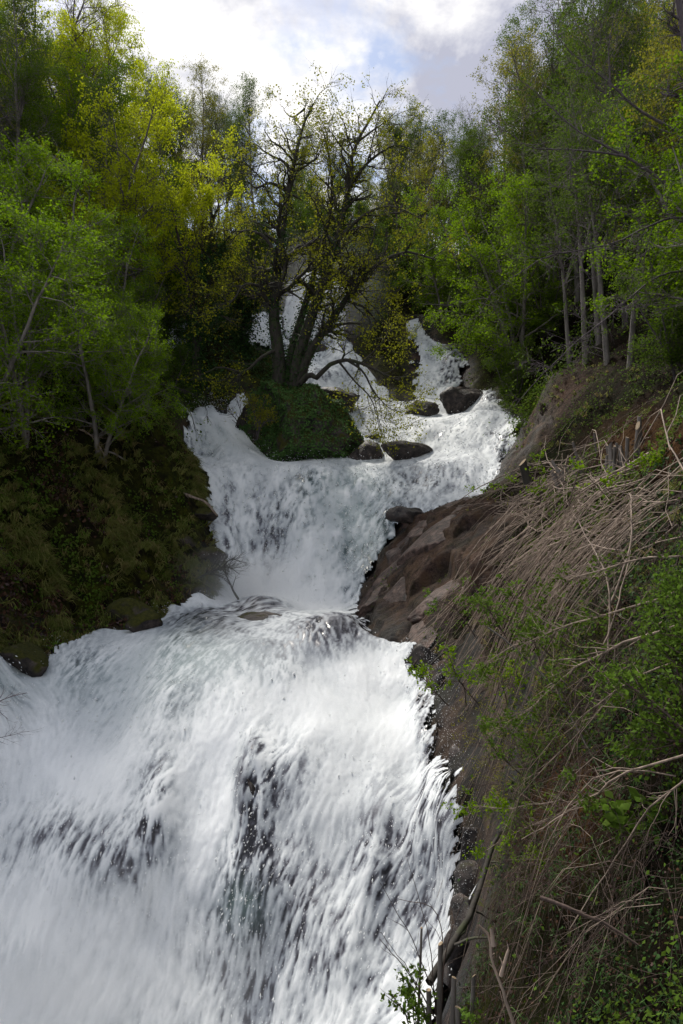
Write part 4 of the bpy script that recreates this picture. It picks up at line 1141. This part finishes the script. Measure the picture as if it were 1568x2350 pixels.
shrub('leafy_shrub', 'budding branch spray with bright tufts reaching over the dark rock', 'shrub', [[(1480,1760,7.0),(1330,1820,7.4),(1200,1850,8.0),(1060,1865,8.6)],[(1450,1800,7.0),(1300,1870,7.3),(1180,1920,7.8),(1100,1960,8.2)],[(1420,1830,6.8),(1300,1930,7.1),(1200,2020,7.4)],[(1400,1850,6.8),(1280,1960,7.0),(1180,2090,7.2)]], 203, 'twig_dry', 'leaf_fresh', 110, 1500, .045, (.012, .003), (.2, .55), 6, .02)
shrub('thorn_bush', 'twiggy bush with tiny yellow green buds on the middle of the bank', 'shrub', [[(1330,1800,9.0),(1250,1650,9.4),(1150,1560,10.2)],[(1300,1800,9.0),(1200,1700,9.6),(1100,1640,10.6)],[(1280,1820,9.2),(1180,1750,9.8),(1090,1720,11)],[(1340,1780,8.8),(1300,1600,9.4),(1260,1480,10)],[(1260,1820,9.2),(1160,1800,9.8),(1100,1800,10.4)]], 204, 'twig_brown', 'leaf_olive', 260, 1800, .03, (.012, .003), (.3, .9), 3, .02, sub=700)
for k, (lb, X, Y, d, mt) in enumerate((('loose green sprigs pushing up through the twigs under the brush heap', 1180, 1420, 14.0, 'leaf_herb'), ('fresh leafy sprigs at the middle of the bank beside the forked sticks', 1330, 1480, 9.6, 'leaf_herb'),
        ('green sprigs growing above the dark lower corner', 1500, 1900, 5.6, 'leaf_herb'), ('small green sprigs at the top of the dark wet rock', 1120, 1580, 12.5, 'leaf_fresh'), ('low green sprigs around the orange soil', 1290, 1740, 8.8, 'leaf_herb'), ('bright green herb clump beneath the sawn stems', 1300, 1150, 19.5, 'leaf_fresh'), ('bright herb clump by the leaf covered path', 1520, 1130, 13.2, 'leaf_fresh'))):
    c_ = np.random.default_rng(300 + k)
    shrub('leafy_sprigs', lb, 'plant', [[(X + q, Y + 40, d), (X + q * 1.3 + c_.normal() * 30, Y - 15, d * .985), (X + q * 1.8 + c_.normal() * 50, Y - 60 + c_.normal() * 25, d * .97)] for q in (-90, -50, -20, 10, 45, 80)], 300 + k, 'twig_brown', mt, 60, 900, .05 * np.clip(d / 9, .8, 1.6), (.010 * np.clip(d / 10, .6, 1.4), .003), (.15 * d / 8, .4 * d / 8), 4, .03)
shrub('leafy_shrub', 'leafy bush overhanging the blue grey ledges of the terrace fall', 'shrub', [[(1250, 985, 39), (1225, 950, 38.8), (1190, 935, 38.5)], [(1255, 985, 39), (1250, 940, 38.8), (1240, 905, 38.6)], [(1260, 990, 38.6), (1290, 950, 38.4), (1300, 910, 38.2)], [(1245, 995, 38.4), (1215, 985, 37.8), (1195, 975, 37.4)]], 230, 'twig_brown', 'leaf_mid', 110, 2600, .12, (.04, .012), (.6, 1.5), 5, .12, sub=200)
shrub('leaf_tuft', 'broad leaved green plant growing in the shade of the lower bank', 'plant', [[(1420,1960,5.4),(1430,1900,5.4),(1400,1850,5.4)],[(1430,1960,5.4),(1470,1890,5.4),(1500,1860,5.4)],[(1440,1970,5.3),(1500,1930,5.3),(1550,1900,5.3)]], 205, 'twig_brown', 'leaf_herb', 16, 90, .11, (.006, .003), (.12, .3), 2, .03)
shrub('bare_branch', 'dark fallen branch with a fan of bare twigs at the foot of the middle fall', 'branch', [[(440,1335,27.6),(480,1315,27.7),(525,1305,27.6),(548,1320,27.5)],[(548,1378,27.0),(530,1340,27.1),(512,1305,27.3)],[(505,1310,27.6),(530,1285,27.6),(555,1290,27.6)]], 206, 'bark_dark', None, 46, 0, .05, (.06, .012), (.5, 1.1), ang=(15, 50), sub=160)
shrub('bare_branch', 'bare twigs poking in over the white water at the picture edge', 'branch', [[(-120,1640,11.5),(-40,1620,11.5),(30,1600,11.5),(60,1595,11.5)],[(-120,1720,11.5),(-30,1700,11.4),(30,1690,11.4),(70,1680,11.4)],[(-120,1560,11.6),(-50,1590,11.5),(10,1650,11.4)]], 207, 'bark_mauve', None, 40, 0, .05, (.014, .004), (.2, .5), ang=(20, 50), sub=60)
shrub('bare_shrub', 'leafless shrub spreading twigs over the chute beside the mound', 'shrub', [[(560,1000,42.6),(540,960,42.6),(510,935,42.6)],[(562,1000,42.6),(555,950,42.5),(545,915,42.5)],[(560,1000,42.6),(530,985,42.7),(500,985,42.7)],[(565,1000,42.6),(575,950,42.4),(580,910,42.4)]], 208, 'bark_mauve', None, 60, 0, .05, (.04, .012), (.5, 1.1), sub=140)
shrub('leafy_shrub', 'yellowish leafed bush growing at the side of the mound by the chute', 'shrub', [[(590,1000,39.8),(585,950,39.5),(570,915,39.4)],[(592,1000,39.8),(600,950,39.4),(610,920,39.2)],[(590,1010,39.6),(600,980,39.0),(620,960,38.8)]], 209, 'bark_mauve', 'leaf_olive', 70, 1400, .11, (.04, .012), (.5, 1.2), 4, .08, sub=160)
shrub('bare_branch', 'drooping mossy branches hanging from the bank over the chute', 'branch', [[(340,890,36),(400,910,36.5),(440,950,37),(450,990,37)],[(345,880,36),(420,895,36.6),(470,930,37),(476,975,37)]], 210, 'bark_dark', 'leaf_fresh', 36, 300, .08, (.05, .012), (.4, 1.0), up=-.6, sub=60)
shrub('bare_branch', 'pale forked dead branch lying on the dark bank', 'branch', [[(180,985,29),(200,990,28.9),(225,1020,28.6),(238,1045,28.4)],[(182,990,29),(178,1010,28.8),(176,1030,28.7)],[(190,985,29),(215,1000,28.8),(240,1005,28.6)]], 211, 'twig_dry', None, 14, 0, .05, (.035, .012), (.3, .8))
shrub('fallen_log', 'thin pale log lying along the mossy bank edge', 'log', [[(360,1100,31.5),(420,1135,31.0),(470,1155,31.0),(490,1180,31.0)]], 212, 'twig_dry', None, 4, 0, .05, (.10, .05), (.3, .6))
shrub('dead_branch', 'dark leaning dead trunk propped between the lower bank and the fall', 'branch', [[(985,2255,7.2),(1030,2170,7.6),(1075,2090,8.1),(1110,2000,8.6),(1150,1905,9.0)]], 213, 'bark_dark', None, 5, 0, .05, (.05, .03), (.3, .6))
shrub('broken_branch', 'long grey stick slanting down across the dark lower corner', 'branch', [[(1240,2060,4.6),(1310,2090,4.5),(1390,2130,4.4),(1460,2175,4.3)]], 214, 'twig_brown', None, 4, 0, .05, (.012, .006), (.1, .3))
shrub('branch', 'pair of pale forked sticks standing up out of the brush', 'branch', [[(1395,1500,8.6),(1395,1380,8.9),(1360,1250,9.6),(1330,1180,10.2)],[(1395,1400,8.9),(1430,1290,9.2),(1440,1180,9.8),(1435,1130,10.4)],[(1385,1480,8.4),(1420,1380,8.7),(1450,1260,9.2)]], 215, 'twig_dry', None, 18, 0, .05, (.018, .009), (.2, .6))
shrub('branch', 'dark curved whip crossing the whole lower bank', 'branch', [[(1120,1440,9.4),(1250,1560,8.2),(1330,1700,7.0),(1420,1850,6.0),(1540,2080,5.2)]], 216, 'bark_dark', 'leaf_olive', 20, 60, .03, (.012, .005), (.1, .4))
shrub('branch', 'pale whip stretching from the brush over the terrace fall', 'branch', [[(1300,1170,18),(1200,1150,20),(1100,1158,22),(1020,1160,23)],[(1290,1180,18),(1180,1170,20.5),(1090,1180,22)]], 217, 'twig_brown', 'leaf_olive', 10, 40, .05, (.016, .005), (.3, .7))
shrub('branch', 'short dark snag reaching toward the lip of the foreground fall', 'branch', [[(1040,1490,15.5),(1015,1500,15.5),(985,1525,15.4),(955,1545,15.3)]], 218, 'bark_dark', None, 5, 0, .05, (.022, .008), (.1, .3))

# sawn stumps
def stems(name, label, cat, specs, bark, leaf=None):
    """specs: base point, top point, radius. every sawn stem is a part with its pale cut face"""
    base = np.asarray(specs[0][0], float)
    root = empty(name, base, label, cat)
    for k, (a, b, r) in enumerate(specs):
        rng = np.random.default_rng(k + 5)
        a, b = np.asarray(a, float) - base, np.asarray(b, float) - base
        ln = np.linspace(0, 1, 7)[:, None]
        pts = a * (1 - ln) + b * ln + np.cumsum(rng.normal(size=(7, 3)) * .06 * r, 0)
        R = r * (1.25 - .3 * ln[:, 0]) * (1 + rng.normal(size=7) * .05)
        V, F = tubes(pts[None], R[None], 9)
        st = make_mesh('stem', V, F, M[bark], True, parent=root)
        d = unit(pts[-1] - pts[-2])
        tilt_ = unit(d + rng.normal(size=3) * .35)
        ring = V[-9:] + np.array([d * (-(v - pts[-1]) @ tilt_ / max(tilt_ @ d, .4)) for v in V[-9:]])
        V[-9:] = ring
        st.data.vertices.foreach_set('co', V.astype(np.float32).ravel())
        st.data.update()
        cv = np.concatenate([ring + d * .002, [pts[-1] + d * (.003 + .004)]])
        make_mesh('cut_face', cv, np.array([[i, (i + 1) % 9, 9] for i in range(9)]), M['cut_wood'], parent=st)
    return root
def on_ground(X, Y, d):
    p = P(X, Y, d)
    p[2] = T(p[None, :2])[0] - .1
    return p
rs = np.random.default_rng(4)
def stool(X, Y, d, n, rx, h, r, lean, seed):
    rng = np.random.default_rng(seed)
    o = []
    for k in range(n):
        b = on_ground(X + rng.uniform(-rx, rx), Y, d + rng.uniform(-.35, .35))
        hh = h * rng.uniform(.35, 1.1)
        o.append((b, b + [lean * hh + rng.normal() * .12 * hh, rng.normal() * .15 * hh, hh + .1], r * rng.uniform(.55, 1.25)))
    return o
stems('coppice_stump', 'cluster of sawn upright stems crowning the brush heap beneath the path', 'stump', stool(1430, 1090, 16.5, 13, 42, .85, .042, .05, 1), 'bark_grey')
stems('coppice_stump', 'looser cluster of leaning cut stems between moss stump and path', 'stump', stool(1335, 1100, 19, 12, 55, .85, .04, -.25, 2), 'bark_grey')
stems('tree_stump', 'single mossy broken stump leaning beside the terrace fall', 'stump', [(on_ground(1222, 1130, 24), on_ground(1222, 1130, 24) + [-.32, 0, 1.45], .15)], 'bark_dark')
fb = [(P(1005, 2360, 5.2), P(1012, 2165, 5.2), .019), (P(1035, 2370, 5.1), P(1042, 2245, 5.1), .020), (P(985, 2370, 5.1), P(985, 2270, 5.1), .021), (P(1075, 2370, 5.0), P(1088, 2240, 5.0), .016), (P(955, 2380, 5.3), P(968, 2130, 5.3), .010), (P(1060, 2380, 5.0), P(1052, 2310, 5.0), .022)]
for q in fb: q[0][2] -= .35
stems('coppice_stump', 'grey cut stems standing against the foreground fall in the lower corner', 'stump', fb, 'bark_grey')
shrub('leafy_shrub', 'small ivy leaved shoot clinging to the cut stems by the foreground fall', 'shrub', [[(960,2400,5.2),(945,2300,5.2),(955,2220,5.2)],[(950,2400,5.2),(930,2330,5.1),(900,2290,5.1)],[(985,2400,5.1),(965,2300,5.1),(930,2250,5.1)],[(1050,2400,4.9),(1080,2330,4.9),(1070,2290,4.9)]], 220, 'twig_brown', 'leaf_herb', 40, 420, .045, (.007, .003), (.08, .25), 3, .02)
shrub('bare_shoots', 'thin red brown shoots rising from the cut stems before the white water', 'shoots', [[(1000,2330,5.2),(980,2130,5.3),(930,1960,5.4)],[(1010,2330,5.2),(960,2180,5.3),(870,2030,5.4)],[(1000,2340,5.2),(930,2230,5.2),(870,2165,5.2)],[(1015,2300,5.2),(1030,2180,5.2),(1065,2070,5.3)],[(1000,2340,5.1),(960,2260,5.1),(880,2140,5.1)],[(1000,2330,5.2),(985,2080,5.3),(910,2060,5.4)]], 221, 'twig_brown', None, 26, 0, .05, (.006, .002), (.08, .25))
shrub('twig', 'knobbly budded twig close to the lens in the bottom corner', 'twig', [[(1195,2400,2.4),(1165,2290,2.4),(1140,2210,2.4),(1128,2150,2.4),(1105,2130,2.4)],[(1150,2240,2.4),(1162,2200,2.4),(1168,2180,2.4)],[(1132,2170,2.4),(1128,2130,2.4)]], 222, 'twig_dry', None, 6, 0, .05, (.009, .005), (.02, .05))
shrub('branch', 'two pale cane shafts sweeping down through the lower twigs', 'branch', [[(1640,1700,4.6),(1480,1760,5.0),(1330,1830,5.8),(1180,1900,6.8)],[(1640,1730,4.5),(1500,1850,4.9),(1400,2000,5.1),(1320,2130,5.2)]], 223, 'twig_dry', None, 24, 0, .05, (.010, .004), (.2, .5))

# ------------------------------------------------------------------ labels of the forest trees, unseen shade trees included, told by where they stand
LOOK = {'tall': 'green leafed tree', 'olive': 'olive leafed tree', 'pale': 'thin pale leafed tree', 'bare': 'almost bare twiggy tree', 'yellow': 'bright yellow green maple', 'fresh': 'fresh green layered hornbeam', 'under': 'low bushy understory shrub'}
CAT = {'under': 'shrub'}
ORD = 'first second third fourth fifth sixth seventh eighth ninth tenth eleventh twelfth thirteenth fourteenth fifteenth sixteenth seventeenth eighteenth'.split()
TENS = {20: 'twenty', 30: 'thirty', 40: 'forty', 50: 'fifty'}
ORD += ['nineteenth']
def ordinal(i):
    if i < 19: return ORD[i]
    t, u = (i + 1) // 10 * 10, (i + 1) % 10
    return TENS[t][:-1] + 'ieth' if u == 0 else TENS[t] + '-' + ORD[u - 1]
buckets = {}
for t in PLACED:
    root, key, x, y, z, sc = t
    X = 784 + FPX * x / y
    side = 'dark bank slope' if X < 600 else ('skyline' if X < 930 and y > 60 else ('gorge floor' if X < 930 else 'brush slope'))
    row = 'high on the' if y > 58 else ('midway up the' if y > 40 else 'low on the')
    if side in ('skyline', 'gorge floor'): row = 'on the'
    buckets.setdefault((key, row, side), []).append((abs(X - 700), root))
for (key, row, side), v in buckets.items():
    v.sort(key=lambda q: q[0])
    for i, (_, root) in enumerate(v):
        if len(v) > 1: tag(root, f'{ordinal(i)} {LOOK[key]} outward from the old tree, {row} {side}')
        else: tag(root, f'the only {LOOK[key]} {row} {side}')
        tag(root, None, CAT.get(key, 'tree'), 'trees and shrubs of the gorge')
for v in PROTO.values():
    for e_ in v:
        if '_' in e_[0]: del e_[0]['_']
        if e_[1] == 0:
            for ch in KIDS[e_[0].name]: bpy.data.objects.remove(ch)
            bpy.data.objects.remove(e_[0])

# ------------------------------------------------------------------ air
def mist(loc, r, dens, label):
    m = bpy.data.materials.new('mist')
    m.use_nodes = True
    t = m.node_tree
    t.nodes.remove(t.nodes['Principled BSDF'])
    q = NT(t)
    tc_ = q.n('ShaderNodeTexCoord').outputs['Object']
    g = q.n('ShaderNodeTexGradient', gradient_type='QUADRATIC_SPHERE')
    q.put(g.inputs[0], tc_)
    ns = q.noise(tc_, 1.8, 3, .55)
    v = t.nodes.new('ShaderNodeVolumePrincipled')
    v.inputs['Color'].default_value = (.95, .96, .98, 1)
    v.inputs['Anisotropy'].default_value = .2
    q.put(v.inputs['Density'], q.math('MULTIPLY', q.math('MULTIPLY', g.outputs['Fac'], q.lin(ns, .3, .6)), dens))
    t.links.new(v.outputs[0], t.nodes['Material Output'].inputs['Volume'])
    o = make_mesh('mist', IC4_V * 1.02, IC4_F, m)
    o.location, o.scale = loc, r
    return tag(o, label, 'mist', kind='stuff')
mist(P(560, 1345, 27.6), (4.2, 2.4, 2.2), .95, 'white spray mist drifting at the foot of the middle fall')
mist(P(735, 680, 57), (7, 4, 7), .26, 'pale mist in front of the tall fall behind the old tree')
mist(P(140, 2260, 11.6), (4.5, 2.2, 2.4), .6, 'white spray mist at the bottom of the foreground fall')
